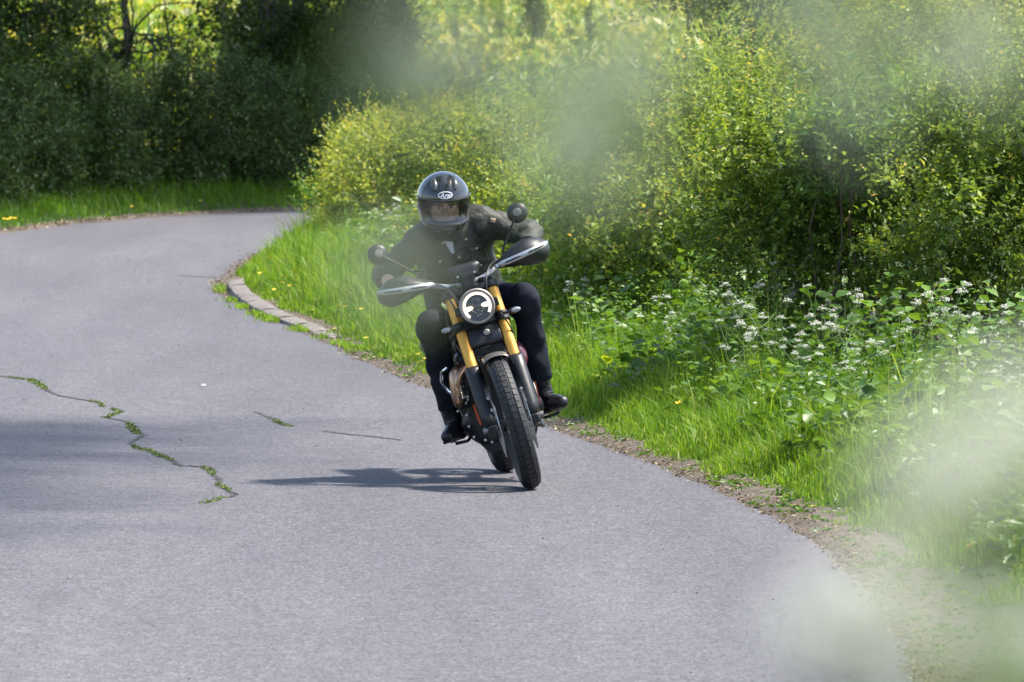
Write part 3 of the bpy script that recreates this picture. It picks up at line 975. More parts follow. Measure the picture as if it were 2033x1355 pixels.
# meadow
n = 90000
y = 113 + 75 * r.random(n) ** 1.4; x = r.uniform(-10, 7, n) * y / 120
hi = value_noise(x + 60, y, 2.2, 8)
tn = np.clip(r.normal(.5, .22, n) + .5 * (hi - .45), 0, 1)
P = np.c_[x, y, ground_z(x, y) + r.uniform(.1, .6, n)]
leaves_obj("meadow_grass", [leaf_arrays(P, r.normal(0, .6, (n, 3)) + [0, 0, .8], r.uniform(.10, .28, n), r.uniform(.07, .18, n), tn, r=r)], M_MEADOW).__setitem__("kind", "stuff")

# --- low broad-leaved weeds under the hedge
packs = []
n = 2100
y = np.r_[r.uniform(37, 64, n), r.uniform(64, 88, 700)]
t = np.r_[.55 + 1.5 * r.random(n) ** .8, .9 + .8 * r.random(700)]
x = xr(y) + t
dens = value_noise(x + 40, y, .6, 9)
keep = r.random(len(y)) < .25 + dens
x, y, t = x[keep], y[keep], t[keep]
for i in range(len(x)):
    hgt = r.uniform(.14, .40) * (0.4 + .95 * min(t[i], 1.7)) * (1.0 if y[i] < 66 else .8)
    m = int(r.integers(14, 30))
    z = r.random(m) ** .7 * hgt
    a = r.uniform(0, 2 * PI, m)
    Ax = np.c_[np.cos(a), np.sin(a), r.uniform(-.1, .7, m)]
    P = np.c_[x[i] + r.normal(0, .06, m), y[i] + r.normal(0, .08, m), verge_z(t[i]) + z]
    ls = r.choice([.03, .045, .06, .085]) * r.uniform(.6, 1.2, m)
    packs.append(leaf_arrays(P, Ax, ls, ls * r.choice([.45, .6, .8]), np.clip(r.normal(.42, .16) + r.normal(0, .1, m) + .25 * z / hgt, 0, 1), fine=(y[i] < 62), r=r))
leaves_obj("undergrowth", packs, M_WEED).__setitem__("kind", "stuff")
# small plants on the bare margin
packs = []
for i in range(520):
    yy = r.uniform(33, 62); tt = abs(r.normal(.26, .16)) + .02
    c = np.array([xr(yy) + tt, yy, verge_z(tt)])
    m = int(r.integers(5, 12)); a = r.uniform(0, 2 * PI, m)
    ls = r.uniform(.015, .05) * np.ones(m)
    packs.append(leaf_arrays(c + np.c_[r.normal(0, .02, (m, 2)), np.zeros(m)], np.c_[np.cos(a), np.sin(a), r.uniform(.2, .9, m)], ls, ls * .5, np.clip(r.normal(.5, .2, m), 0, 1), r=r))
leaves_obj("undergrowth", packs, M_WEED).__setitem__("kind", "stuff")
# moss and weeds in the cracks
packs = []
for ci, Q in enumerate(MOSS):
    if ci in (4, 5): continue
    cl = value_noise(Q[:, 0] * 1.0 + 20, Q[:, 1] * .3, .22, 12 + ci)
    thr = .42 if ci < 3 else .66
    for q, c in zip(Q, cl):
        if c < thr: continue
        m = int(16 * (c - thr + .3)) + 3
        P = np.c_[q[0] + r.normal(0, .006 + .016 * (c - thr), m), q[1] + r.normal(0, .04, m), np.full(m, q[2])]
        packs.append(leaf_arrays(P, np.c_[r.normal(0, 1, (m, 2)), r.uniform(.1, .6, m)], r.uniform(.006, .020, m), r.uniform(.004, .012, m), np.clip(r.normal(.5, .2, m), 0, 1), r=r))
leaves_obj("moss", packs, M_MOSS).__setitem__("kind", "stuff")
# dead leaves and twigs on the soil margins
packs = []
n = 7000
y = 32 + 56 * r.random(n) ** 1.3; t = np.abs(r.normal(.08, .15, n)) - .05
packs.append(leaf_arrays(np.c_[xr(y) + t, y, verge_z(np.clip(t, 0, 1)) + .012], np.c_[r.normal(0, 1, (n, 2)), r.normal(0, .15, n)], r.uniform(.008, .03, n), r.uniform(.005, .015, n), r.random(n), r=r))
k = r.integers(330, 640, 1400); t = np.abs(r.normal(.08, .09, 1400)) - .02
q = LE[k] + Nl[k] * t[:, None]
packs.append(leaf_arrays(np.c_[q, np.full(1400, .025)], np.c_[r.normal(0, 1, (1400, 2)), r.normal(0, .2, 1400)], r.uniform(.02, .06, 1400), r.uniform(.015, .04, 1400), np.clip(r.normal(.6, .3, 1400), 0, 1), r=r))
n = 520
y = r.uniform(31, 86, n); x = xr(y) - r.random(n) ** 1.5 * 4
packs.append(leaf_arrays(np.c_[x, y, np.full(n, .03)], np.c_[r.normal(0, 1, (n, 2)), r.normal(0, .1, n)], r.uniform(.006, .02, n), r.uniform(.004, .010, n), r.random(n) ** 2, r=r))
leaves_obj("leaf_litter", packs, M_LITTER).__setitem__("kind", "stuff")


# --- cow parsley
def umbel_arrays(c, R, r, dens=1.0, scale=1.0):
    """a compound umbel: rays ending in little domes of white flowers"""
    nr = int(r.integers(8, 13))
    ray, P, A = [], [], []
    for k in range(nr):
        a = 2 * PI * (k + r.uniform(-.3, .3)) / nr
        q = math.sqrt((k + .6) / nr) if k % 3 else .35
        tip = c + np.array([math.cos(a) * R * q, math.sin(a) * R * q, R * (.6 - .5 * q * q) + r.normal(0, .16 * R)])
        ray.append((c - [0, 0, R * .45], tip))
        m = int(12 * dens)
        rr = R * .26
        d = r.normal(0, 1, (m, 3)) * [1, 1, .55]
        P.append(tip + d * rr * .62)
        A.append(d * [1, 1, .2] + [0, 0, .15])
    P = np.concatenate(P); A = np.concatenate(A)
    ls = R * .2 * r.uniform(.7, 1.3, len(P)) * scale
    return leaf_arrays(P, A, ls, ls * .95, np.clip(r.normal(.65, .25, len(P)), 0, 1), jit=.35, r=r), ray


def parsley_proto(seed, height, heads, leafy=1.0):
    r = np.random.default_rng(seed)
    root = empty("cow_parsley")
    mb = MB()
    top = np.array([r.normal(0, .05), r.normal(0, .05), height])
    mb.tube([(0, 0, -.03), (r.normal(0, .02), r.normal(0, .02), height * .35), top * [1, 1, .7], top], [.006, .005, .004, .0022], 6)
    lp = []
    for k in range(heads):
        z = height * (.55 + .4 * k / max(1, heads - 1)) if heads > 1 else height * .8
        a = r.uniform(0, 2 * PI)
        rad = r.uniform(.08, .26) * (1 - .5 * k / heads)
        e = np.array([math.cos(a) * rad, math.sin(a) * rad, height * r.uniform(.68, 1.08)])
        s = top * [1, 1, 0] * (z / height) + [0, 0, z]
        R = r.uniform(.022, .046)
        mb.tube([s, s * .5 + e * .5 + [0, 0, -.02], e - [0, 0, R * .4]], [.003, .0024, .0016], 5, caps=False)
        pk, ray = umbel_arrays(e, R, r)
        for p, q in ray:
            mb.tube([p, q], .0008, 3, caps=False)
        leaves_obj("flower_head", [pk], M_PETAL, root)
    mb.build("stem", M_STALK, root)
    for k in range(int(7 * leafy)):                                     # ferny leaves
        z = r.uniform(.08, .75) * height; a = r.uniform(0, 2 * PI); L = r.uniform(.14, .28)
        d = np.array([math.cos(a), math.sin(a), .35])
        side = np.array([-math.sin(a), math.cos(a), 0])
        for t in np.linspace(.25, 1, 7):
            for sg in (-1, 1):
                m = 4
                u = np.linspace(.15, 1, m)[:, None] * L * .38 * (1.1 - t)
                P = np.array([0, 0, z]) + d * L * t + side * sg * u - np.array([0, 0, .25]) * (L * t) ** 2 / L
                lp.append(leaf_arrays(P, side * sg * .8 + d * .7 + r.normal(0, .25, (m, 3)), np.full(m, L * .13), np.full(m, L * .05), np.clip(r.normal(.5, .15, m), 0, 1), r=r))
    tag(leaves_obj("leaves", lp, M_WEED, root), kind="stuff")
    return root


PROTO = [parsley_proto(100 + i, h, n) for i, (h, n) in enumerate([(.80, 6), (.95, 8), (.70, 5), (.88, 7), (.62, 5)])]
used = [False] * len(PROTO)


def place(protos, flags, k, loc, rz, sc, label, cat, group):
    if not flags[k]:
        o = protos[k]; flags[k] = True
    else:
        o = copy_tree(protos[k])
    o.location = loc; o.rotation_euler = (0, 0, rz); o.scale = (sc, sc, sc)
    return tag(o, label, cat, group)


HGT = [.80, .95, .70, .88, .62]
spots = [(1490, 585, 50.5), (1530, 610, 50), (1555, 640, 49.6), (1470, 640, 49.4), (1640, 585, 49.6), (1665, 600, 49.2), (1690, 640, 48.6), (1720, 600, 49.5), (1610, 665, 48.8), (1660, 700, 47.8),
         (1740, 680, 48.0), (1700, 730, 47.2), (1780, 660, 48.2), (1800, 700, 47.4), (1830, 640, 48.5), (1860, 600, 48.8), (1885, 580, 48.8), (1900, 620, 48.3), (1930, 600, 48.4), (1955, 640, 47.8),
         (1920, 690, 47.2), (1890, 660, 47.6), (1990, 610, 48), (1985, 690, 47), (1960, 740, 46.4), (2010, 780, 45.8), (1930, 790, 45.9), (1990, 840, 45.0), (1140, 560, 57), (1170, 590, 56.5),
         (1210, 570, 57), (1190, 640, 55.5), (1240, 620, 55.8), (1270, 660, 55), (1160, 690, 55), (1150, 545, 58), (1330, 640, 54), (1360, 590, 54.4), (1420, 560, 53.5), (1440, 600, 52.5), (1560, 540, 51),
         (1580, 700, 48.5), (1630, 735, 47.4), (1490, 690, 49.8), (1400, 650, 52.6), (1300, 590, 55.6), (1100, 520, 60), (1125, 600, 57.6), (2040, 640, 47.4), (2060, 720, 46.4), (1540, 500, 51.6), (1850, 740, 46.8)]
for i, (px, py, y) in enumerate(spots):
    k = int(r.integers(5))
    top = at(px, py, y)
    sc = 1.0
    z0 = top[2] - HGT[k]
    gz = float(verge_z(max(0.0, top[0] - xr(y))))
    sc = float(np.clip((top[2] - gz) / HGT[k], .45, 1.35))
    if px < 1280: where = ("white cow parsley flowering right behind the rider's bent knee", "cow parsley behind the rider")
    elif px < 1470: where = ("sparse white cow parsley between the rider and the dark hedge foot", "cow parsley between rider and dark hedge")
    elif px < 1600: where = ("white cow parsley at the left end of the dark hedge foot", "cow parsley left of the dark hedge foot")
    elif px < 1760: where = ("white cow parsley in the middle of the dark hedge foot", "cow parsley before the dark hedge foot")
    elif py < 720: where = ("tall white cow parsley near the right edge below the hawthorn", "cow parsley at the right edge")
    else: where = ("low white cow parsley at the right edge above the blurred flowers", "low cow parsley at the right edge")
    place(PROTO, used, k, (top[0], y, gz), r.uniform(0, 6.28), sc, where[0], "cow parsley", where[1])
for i, (px, py, y) in enumerate([(762, 418, 76), (792, 440, 75.5), (800, 412, 76), (775, 480, 75), (745, 470, 75.5), (720, 492, 75)]):
    k = i % 5
    top = at(px, py, y)
    gz = float(verge_z(top[0] - xr(y)))
    sc = float(np.clip((top[2] - gz) / HGT[k], .45, 1.5))
    place(PROTO, used, k, (top[0], y, gz), r.uniform(0, 6.28), sc, "white cow parsley in front of the yellow-green bush beside the rider", "cow parsley", "cow parsley by the bend")

# --- buttercups
bc = empty("buttercup")
MB().tube([(0, 0, -.02), (.01, 0, .12), (0, .01, .24)], .0018, 4).build("stem", M_STALK, bc)
f = MB()
for k in range(5):
    a = 2 * PI * k / 5
    c, s = math.cos(a), math.sin(a)
    f.add([(0, 0, .24), (c * .008 - s * .007, s * .008 + c * .007, .244), (c * .015, s * .015, .252), (c * .008 + s * .007, s * .008 - c * .007, .244)], [(0, 3, 2, 1)])
f.build("flower", M_YEL, bc, smooth=False)
spots = [(516, 545), (585, 541), (577, 550), (558, 565), (544, 578), (602, 566), (626, 565), (577, 579), (597, 602), (457, 580), (683, 597), (669, 611), (698, 611), (621, 620), (651, 637), (665, 619), (691, 633), (727, 616),
         (727, 634), (714, 618), (668, 657), (686, 665), (730, 675), (754, 675), (766, 675), (777, 673), (802, 713), (820, 715), (832, 707), (838, 723), (843, 717), (549, 513), (830, 726), (700, 585), (575, 571), (640, 600),
         (1372, 797), (1617, 1013), (1498, 798), (1675, 830), (1975, 1082)]
first = True
for (px, py) in spots:
    for zt in (.30, .26, .22, .18, .15, .12, .09, .07):
        y = FPX * (CAMH - zt) / (py - HOR)
        p = at(px, py, y)
        if p[0] - xr(y) > .28: break
    gz = float(verge_z(max(0, p[0] - xr(y))))
    o = bc if first else copy_tree(bc)
    first = False
    o.location = (p[0], y, gz)
    o.rotation_euler = (r.normal(0, .15), r.normal(0, .15), r.uniform(0, 6))
    s = (zt - gz + .02) / .25
    o.scale = (1.35, 1.35, max(.2, s))
    near = px > 1000
    tag(o, "single yellow buttercup in the grass verge on the right of the rider" if near else "yellow buttercup in the grass verge at the inside of the bend", "buttercup", "buttercups right of the rider" if near else "buttercups in the verge at the bend")
for (px, py) in [(8, 434), (14, 440), (22, 432), (30, 444), (262, 410), (398, 398), (18, 448)]:
    k = int(np.argmin(np.abs(LE[300:660, 0] / LE[300:660, 1] * FPX - (px - IW / 2)))) + 300        # the far road edge in that direction
    y = LE[k, 1] + .75; p = at(px, py, y)
    o = copy_tree(bc); o.location = (p[0], y, .05); o.scale = (1.6, 1.6, max(.3, (p[2] - .05) / .24))
    tag(o, "small yellow flower in the shaded far verge on the left", "buttercup", "yellow flowers in the far verge")

# --- dock plants with large leaves: each leaf is a part
docks = [((1208, 700), 53, .105, .9, "dock with one glowing yellow-green leaf in the grass right of the boot"), ((1262, 708), 52.6, .10, .45, "pale dock leaf clump next to the glowing yellow-green one"), ((1300, 690), 53.2, .13, .6, "upright dock leaves below the hedgerow right of the rider"),
         ((1620, 905), 45.5, .07, .5, "pale round-leaved plant low in the near verge"), ((1640, 755), 48.2, .10, .3, "rounded dock leaf plant below the cow parsley"), ((1810, 770), 46.8, .12, .3, "grey-green dock in front of the cow parsley at the right"),
         ((1540, 880), 46.5, .07, .4, "small broad-leaved dock at the edge of the bare soil"), ((760, 530), 73, .16, .75, "yellowish large-leaved plant beside the rider's left mirror")]
for (pp, y, L, tn, lab) in docks:
    p = at(pp[0], pp[1], y)
    gz = float(verge_z(max(0, p[0] - xr(y))))
    root = tag(empty("dock_plant", (p[0], y, gz)), lab, "weed")
    H_ = p[2] - gz
    for k in range(6):
        a = r.uniform(0, 2 * PI) if k else -1.6
        el = r.uniform(.2, .9)
        A = np.array([[math.cos(a), math.sin(a), el]])
        b = np.array([[math.cos(a) * .03, math.sin(a) * .03, max(.02, H_ - L * .35 - .03 * k)]])
        ln = L * r.uniform(.75, 1.1)
        v, f_, t = leaf_arrays(b, A, np.array([ln]), np.array([ln * .7]), np.array([np.clip(tn + r.normal(0, .12), 0, 1)]), fine=True, fold=.08, droop=.2, jit=.15, r=r)
        raw_mesh("leaf", v, f_, M_DOCK, root, attr={"tint": t}, smooth=True)
    MB().tube([(0, 0, -.02), (0, 0, H_)], [.006, .004], 5).build("stem", M_STALK, root)

# --- things lying on the lane
lf = raw_mesh("fallen_leaf", *leaf_arrays(np.zeros((1, 3)), np.array([[1, .3, .25]]), np.array([.035]), np.array([.022]), np.array([.3]), fine=True, r=r)[:2], M_WEED, attr={"tint": np.full(11, .3)})
g_ = gnd(622, 899); lf.location = (g_[0], g_[1], .03)
tag(lf, "small dark green leaf lying on the lane left of the motorcycle", "leaf")
lf = raw_mesh("fallen_petal", *leaf_arrays(np.zeros((1, 3)), np.array([[1, -.2, .1]]), np.array([.035]), np.array([.03]), np.array([1.0]), fine=True, r=r)[:2], M_PETAL, attr={"tint": np.full(11, 1.0)})
g_ = gnd(398, 775); lf.location = (g_[0], g_[1], .03)
tag(lf, "white petal lying on the sunny lane", "petal")

# ------------------------------------------------------------------ motorcycle (local frame: x picture right, y towards the rear, z up, origin under the front tyre)
LEAN, YAW = math.radians(-16.5), math.radians(4.5)
CONTACT = gnd(1058, 971, 0.012)
ROOT_M = Matrix.Translation(Vector((CONTACT[0], CONTACT[1], 0.016))) @ Matrix.Rotation(YAW, 4, 'Z') @ Matrix.Rotation(LEAN, 4, 'Y')

M_TYRE = simple("tyre_rubber", (0.014, 0.015, 0.017), 0.62, var=0.25, vscale=30, bump=0.25, bscale=90)
M_BLK = simple("black_plastic", (0.009, 0.010, 0.013), 0.45, var=0.25, vscale=25, bump=0.08, bscale=300)
M_SATIN = simple("satin_black_metal", (0.007, 0.008, 0.010), 0.46, metal=0.15, var=0.3, vscale=20)
M_GLOSS = simple("gloss_black_paint", (0.010, 0.011, 0.014), 0.12, coat=1.0, var=0.1, vscale=8)
M_GOLD = simple("gold_anodised", (0.68, 0.35, 0.06), 0.36, metal=0.5, var=0.12, vscale=14)
M_ALU = simple("brushed_aluminium", (0.48, 0.49, 0.50), 0.42, metal=0.75, var=0.15, vscale=30)
M_STEEL = simple("brake_steel", (0.42, 0.42, 0.43), 0.32, metal=0.9, var=0.25, vscale=40)
M_CALI = simple("caliper_grey", (0.26, 0.24, 0.22), 0.5, metal=0.4, var=0.3, vscale=25)
M_COPPER = simple("heat_blued_pipe", (0.42, 0.22, 0.12), 0.3, metal=0.85, var=0.35, vscale=9, c2=(0.60, 0.42, 0.30))
M_CHROME = simple("chrome", (0.75, 0.75, 0.76), 0.12, metal=1.0, var=0.05)
M_RED = simple("red_lamp_and_reflection", (0.45, 0.07, 0.02), 0.4)
M_MAROON = simple("cover_maroon_reflection", (0.10, 0.025, 0.04), 0.25, coat=0.6, var=0.2)  # maroon is a reflection on the cam cover, put into its colour
M_DRL = simple("running_light", (0.9, 0.85, 0.75), 0.3, emit=(1.0, 0.80, 0.55), es=0.95)
M_LENSD = simple("lamp_interior", (0.03, 0.03, 0.035), 0.15, metal=0.4, spec=0.8)
M_CHIP = simple("lamp_reflector", (0.7, 0.68, 0.62), 0.1, metal=1.0)
M_CLEAR = simple("indicator_lens", (0.28, 0.29, 0.31), 0.15, spec=0.8, var=0.3, vscale=120)


def glass_mat(name, tint, gloss=0.1):
    m, nt, out = new_mat(name)
    t = N(nt, "ShaderNodeBsdfTransparent"); t.inputs[0].default_value = rgba(tint)
    g = N(nt, "ShaderNodeBsdfGlossy", Roughness=0.04)
    lw = N(nt, "ShaderNodeFresnel", IOR=1.5)
    ad = N(nt, "ShaderNodeMath", operation='ADD', use_clamp=True); ad.inputs[1].default_value = gloss
    nt.links.new(lw.outputs[0], ad.inputs[0])
    mx = N(nt, "ShaderNodeMixShader")
    nt.links.new(ad.outputs[0], mx.inputs[0]); nt.links.new(t.outputs[0], mx.inputs[1]); nt.links.new(g.outputs[0], mx.inputs[2])
    nt.links.new(mx.outputs[0], out.inputs[0])
    return m


M_GLASS = glass_mat("lamp_glass", (0.97, 0.97, 0.97), 0.02)
bike = tag(empty("motorcycle"), "black scrambler motorcycle with gold forks and lit round headlight leaning into the bend", "motorcycle")
bike.matrix_world = ROOT_M

RAKE = 0.507


def fk(v, x=0.0, fwd=0.0):
    """point on the fork line at height v"""
    return np.array([x, RAKE * (v - .347) - fwd, v])


FD = unit(np.array([0, -RAKE, -1.0]))            # down the fork


def wheel(name, c, R, hw, hr, rim_r, spokes, parent):
    w = empty(name, c, parent=parent)
    prof = []
    for k in range(28):
        a = 2 * PI * k / 28
        ca, sa = math.cos(a), math.sin(a)
        rr = R - hr + hr * ca
        prof.append((rr, hw * sa * (1.0 if ca > -.3 else .75)))
    t = MB().lathe(prof, n=96, closed=True)
    ty = t.build("tyre", M_TYRE, w, sharp=70)
    tr = MB()                                                     # tread blocks
    for k in range(60):
        a = 2 * PI * k / 60
        for (off, da, wd) in ((-.62, 0, .40), (0.0, .05, .42), (.62, 0, .40)):
            th = math.asin(max(-.95, min(.95, off)))
            r0 = R - hr + hr * math.cos(th) + .001
            ang = a + da
            Rm = rot('X', math.degrees(ang))
            Rm2 = Rm @ rot('Y', math.degrees(th))
            tr.box(Rm @ np.array([hw * off, 0, r0]), (hw * wd * 1.3, 2 * PI * R / 60 * .86, .0035), Rm2)
    tr.build("tread", M_TYRE, w, smooth=False)["kind"] = "stuff"
    rm = MB().lathe([(rim_r, -hw * .55), (rim_r + .012, -hw * .6), (rim_r + .004, -hw * .45), (rim_r - .006, 0), (rim_r + .004, hw * .45), (rim_r + .012, hw * .6), (rim_r, hw * .55), (rim_r - .014, 0)], n=64, closed=True)
    rm.build("rim", M_GLOSS, w)
    MB().lathe([(.0, -.06), (.032, -.06), (.034, -.045), (.024, -.03), (.024, .03), (.034, .045), (.032, .06), (.0, .06)], n=24).build("hub", M_SATIN, w)
    for k in range(spokes):
        a = 2 * PI * k / spokes
        s = 1 if k % 2 else -1
        b = a + (.32 if k % 4 < 2 else -.32)
        MB().tube([(s * .038, .032 * math.sin(b), .032 * math.cos(b)), (s * hw * .3, (rim_r - .004) * math.sin(a), (rim_r - .004) * math.cos(a))], .0022, 5).build("spoke", M_STEEL, w)
    return w


FW = wheel("front_wheel", (0, 0, .347), .347, .053, .05, .278, 32, bike)
RW = wheel("rear_wheel", (0, 1.57, .327), .327, .075, .072, .225, 32, bike)
for x in (-.082, .082):
    d = MB().lathe([(.098, -.0022), (.16, -.0022), (.16, .0022), (.098, .0022)], (x, 0, .347), n=64, closed=True)
    for k in range(6):
        a = 2 * PI * k / 6
        d.box((x, .075 * math.sin(a), .347 + .075 * math.cos(a)), (.004, .016, .06), rot('X', -math.degrees(a)))
    d.build("brake_disc", M_STEEL, bike)
    cb = MB()
    cc = np.array([x + (.012 if x > 0 else -.012), .125, .40])
    Rc = rot('X', 35)
    cb.box(cc, (.062, .062, .125), Rc)
    co = cb.build("brake_caliper", M_CALI, bike, bevel=.012)
    for q in (-.035, .035):
        MB().lathe([(0, .036), (.017, .036), (.019, .03), (.019, .0)], cc + Rc @ np.array([0, -.008, q]), axis=(0, -1, .1), n=16).build("caliper_piston", M_BLK, co)
d = MB().lathe([(.07, -.0025), (.125, -.0025), (.125, .0025), (.07, .0025)], (-.09, 1.57, .327), n=48, closed=True).build("brake_disc", M_STEEL, bike)

# forks
for x in (-.113, .113):
    ft = MB().tube([fk(1.045, x), fk(.62, x)], .0285, 24).build("fork_tube", M_GOLD, bike)
    MB().tube([fk(1.075, x), fk(1.055, x), fk(1.05, x), fk(1.03, x)], [.016, .022, .03, .031], 20).build("fork_cap", M_SATIN, bike)
    MB().tube([fk(.70, x), fk(.30, x)], .024, 20).build("fork_slider", M_SATIN, bike)
    g = MB()
    rings = []
    for v, w_, dep in [(.672, .028, .03), (.66, .040, .042), (.60, .041, .046), (.50, .040, .048), (.42, .037, .046), (.36, .030, .038)]:
        c = fk(v, x)
        rings.append([c + np.array([w_ * math.cos(a), -dep * math.sin(a), 0]) for a in np.linspace(-.5, PI + .5, 15)])
    g.loft(rings, caps=False, closed=False)
    go = g.build("fork_guard", M_BLK, bike, solid=.004)
    s = -1 if x > 0 else 1
    for v in (.50, .44):
        MB().lathe([(0, .006), (.0085, .005), (.0095, 0)], fk(v, x + s * .026, .045), axis=(0, -1, 0), n=12).build("bolt", M_ALU, go)
    MB().box(fk(.335, x), (.045, .07, .06)).build("axle_clamp", M_SATIN, bike, bevel=.01)
    MB().tube([(x * 1.05, .0, .347), (x * 1.42, 0, .347)], .016, 16).build("axle_end", M_CALI, bike)
# yokes
for v, hh in ((1.03, .03), (.865, .045)):
    y = MB()
    c = fk(v)
    R_ = rot('X', -26.9)
    y.box(c + [0, .015, 0], (.19, .075, hh), R_)
    for x in (-.113, .113):
        y.tube([fk(v + hh / 2, x), fk(v - hh / 2, x)], .040, 20)
    y.build("fork_yoke", M_SATIN, bike, bevel=.004, sharp=30)
MB().tube([fk(1.03), fk(.86)] + np.array([0, .03, 0]), .03, 16).build("steering_head", M_SATIN, bike)
# panel under the lamp with a small round badge
hp = MB().box(fk(.80, 0, .005), (.175, .03, .10), rot('X', -26.9)).build("fork_shroud", M_BLK, bike, bevel=.012)
MB().lathe([(0, .006), (.013, .005), (.018, 0)], fk(.815, 0.012, .022), axis=(0, -1, .2), n=24).build("badge", M_CALI, hp)

# headlight
hl = empty("headlight", (0, .165, .96), parent=bike)
AX = (0, -1, .05)
MB().lathe([(.0, -.13), (.035, -.125), (.065, -.10), (.082, -.06), (.088, -.01), (.086, .0)], axis=AX, n=48).build("bowl", M_BLK, hl)
MB().lathe([(.074, .004), (.078, .012), (.086, .014), (.092, .008), (.092, -.014), (.088, -.018), (.076, -.006)], axis=AX, n=64, closed=True).build("bezel", M_CALI, hl)
MB().lathe([(0, -.012), (.04, -.012), (.078, -.008)], axis=AX, n=48).build("reflector", M_LENSD, hl)
FRM = Matrix(((1, 0, 0), (0, 1, 0), (0, 0, 1)))


def facept(r_, a, y):
    return np.array([r_ * math.cos(a), -y, r_ * math.sin(a)])


dr = MB()
arc = np.radians(np.linspace(-42, 222, 60))
dr.loft([[facept(.060, a, .0), facept(.073, a, .0), facept(.073, a, .004), facept(.060, a, .004)] for a in arc])
dr.build("light_ring", M_DRL, hl, sharp=30)
for a in (math.radians(4), math.radians(176)):
    b = MB()
    rings = []
    for q, w_ in ((.062, .013), (.045, .012), (.030, .009), (.022, .004)):
        n_ = np.array([-math.sin(a), 0, math.cos(a)])
        p = facept(q, a - .12 * (1 if a < 1 else -1), .0)
        rings.append([p + n_ * w_, p - n_ * w_, p - n_ * w_ + [0, -.004, 0], p + n_ * w_ + [0, -.004, 0]])
    b.loft(rings)
    b.build("light_bar", M_DRL, hl, smooth=False)
MB().ell((0, -.004, .028), (.024, .014, .018)).build("projector_lens", M_LENSD, hl)
for (x, z) in ((-.018, -.03), (.018, -.03), (-.008, -.046), (.008, -.046), (0, -.02), (.028, -.02), (-.028, -.02)):
    MB().box((x, -.004, z), (.008, .004, .006)).build("lamp_chip", M_CHIP, hl, bevel=.001)
MB().lathe([(0, .022), (.04, .019), (.076, .006)], axis=AX, n=48).build("glass", M_GLASS, hl)
for x in (-.1, .1):
    MB().box((x, .215, .955), (.03, .05, .045)).build("headlight_bracket", M_SATIN, bike, bevel=.006)

# indicators
for s in (-1, 1):
    i_ = empty("indicator", (s * .155, .19, .885), parent=bike)
    MB().tube([(-s * .05, .02, 0), (s * .0, 0, 0)], .008, 10).build("stalk", M_BLK, i_)
    MB().lathe([(0, -.018), (.012, -.014), (.017, .0), (.016, .02), (.009, .036), (0, .04)], (s * .012, 0, 0), axis=(s, -.25, 0.06), n=20).build("housing", M_BLK, i_)
    MB().ell((s * .03, -.010, .001), (.027, .012, .0135), 16, 8).build("lens", M_CLEAR, i_)

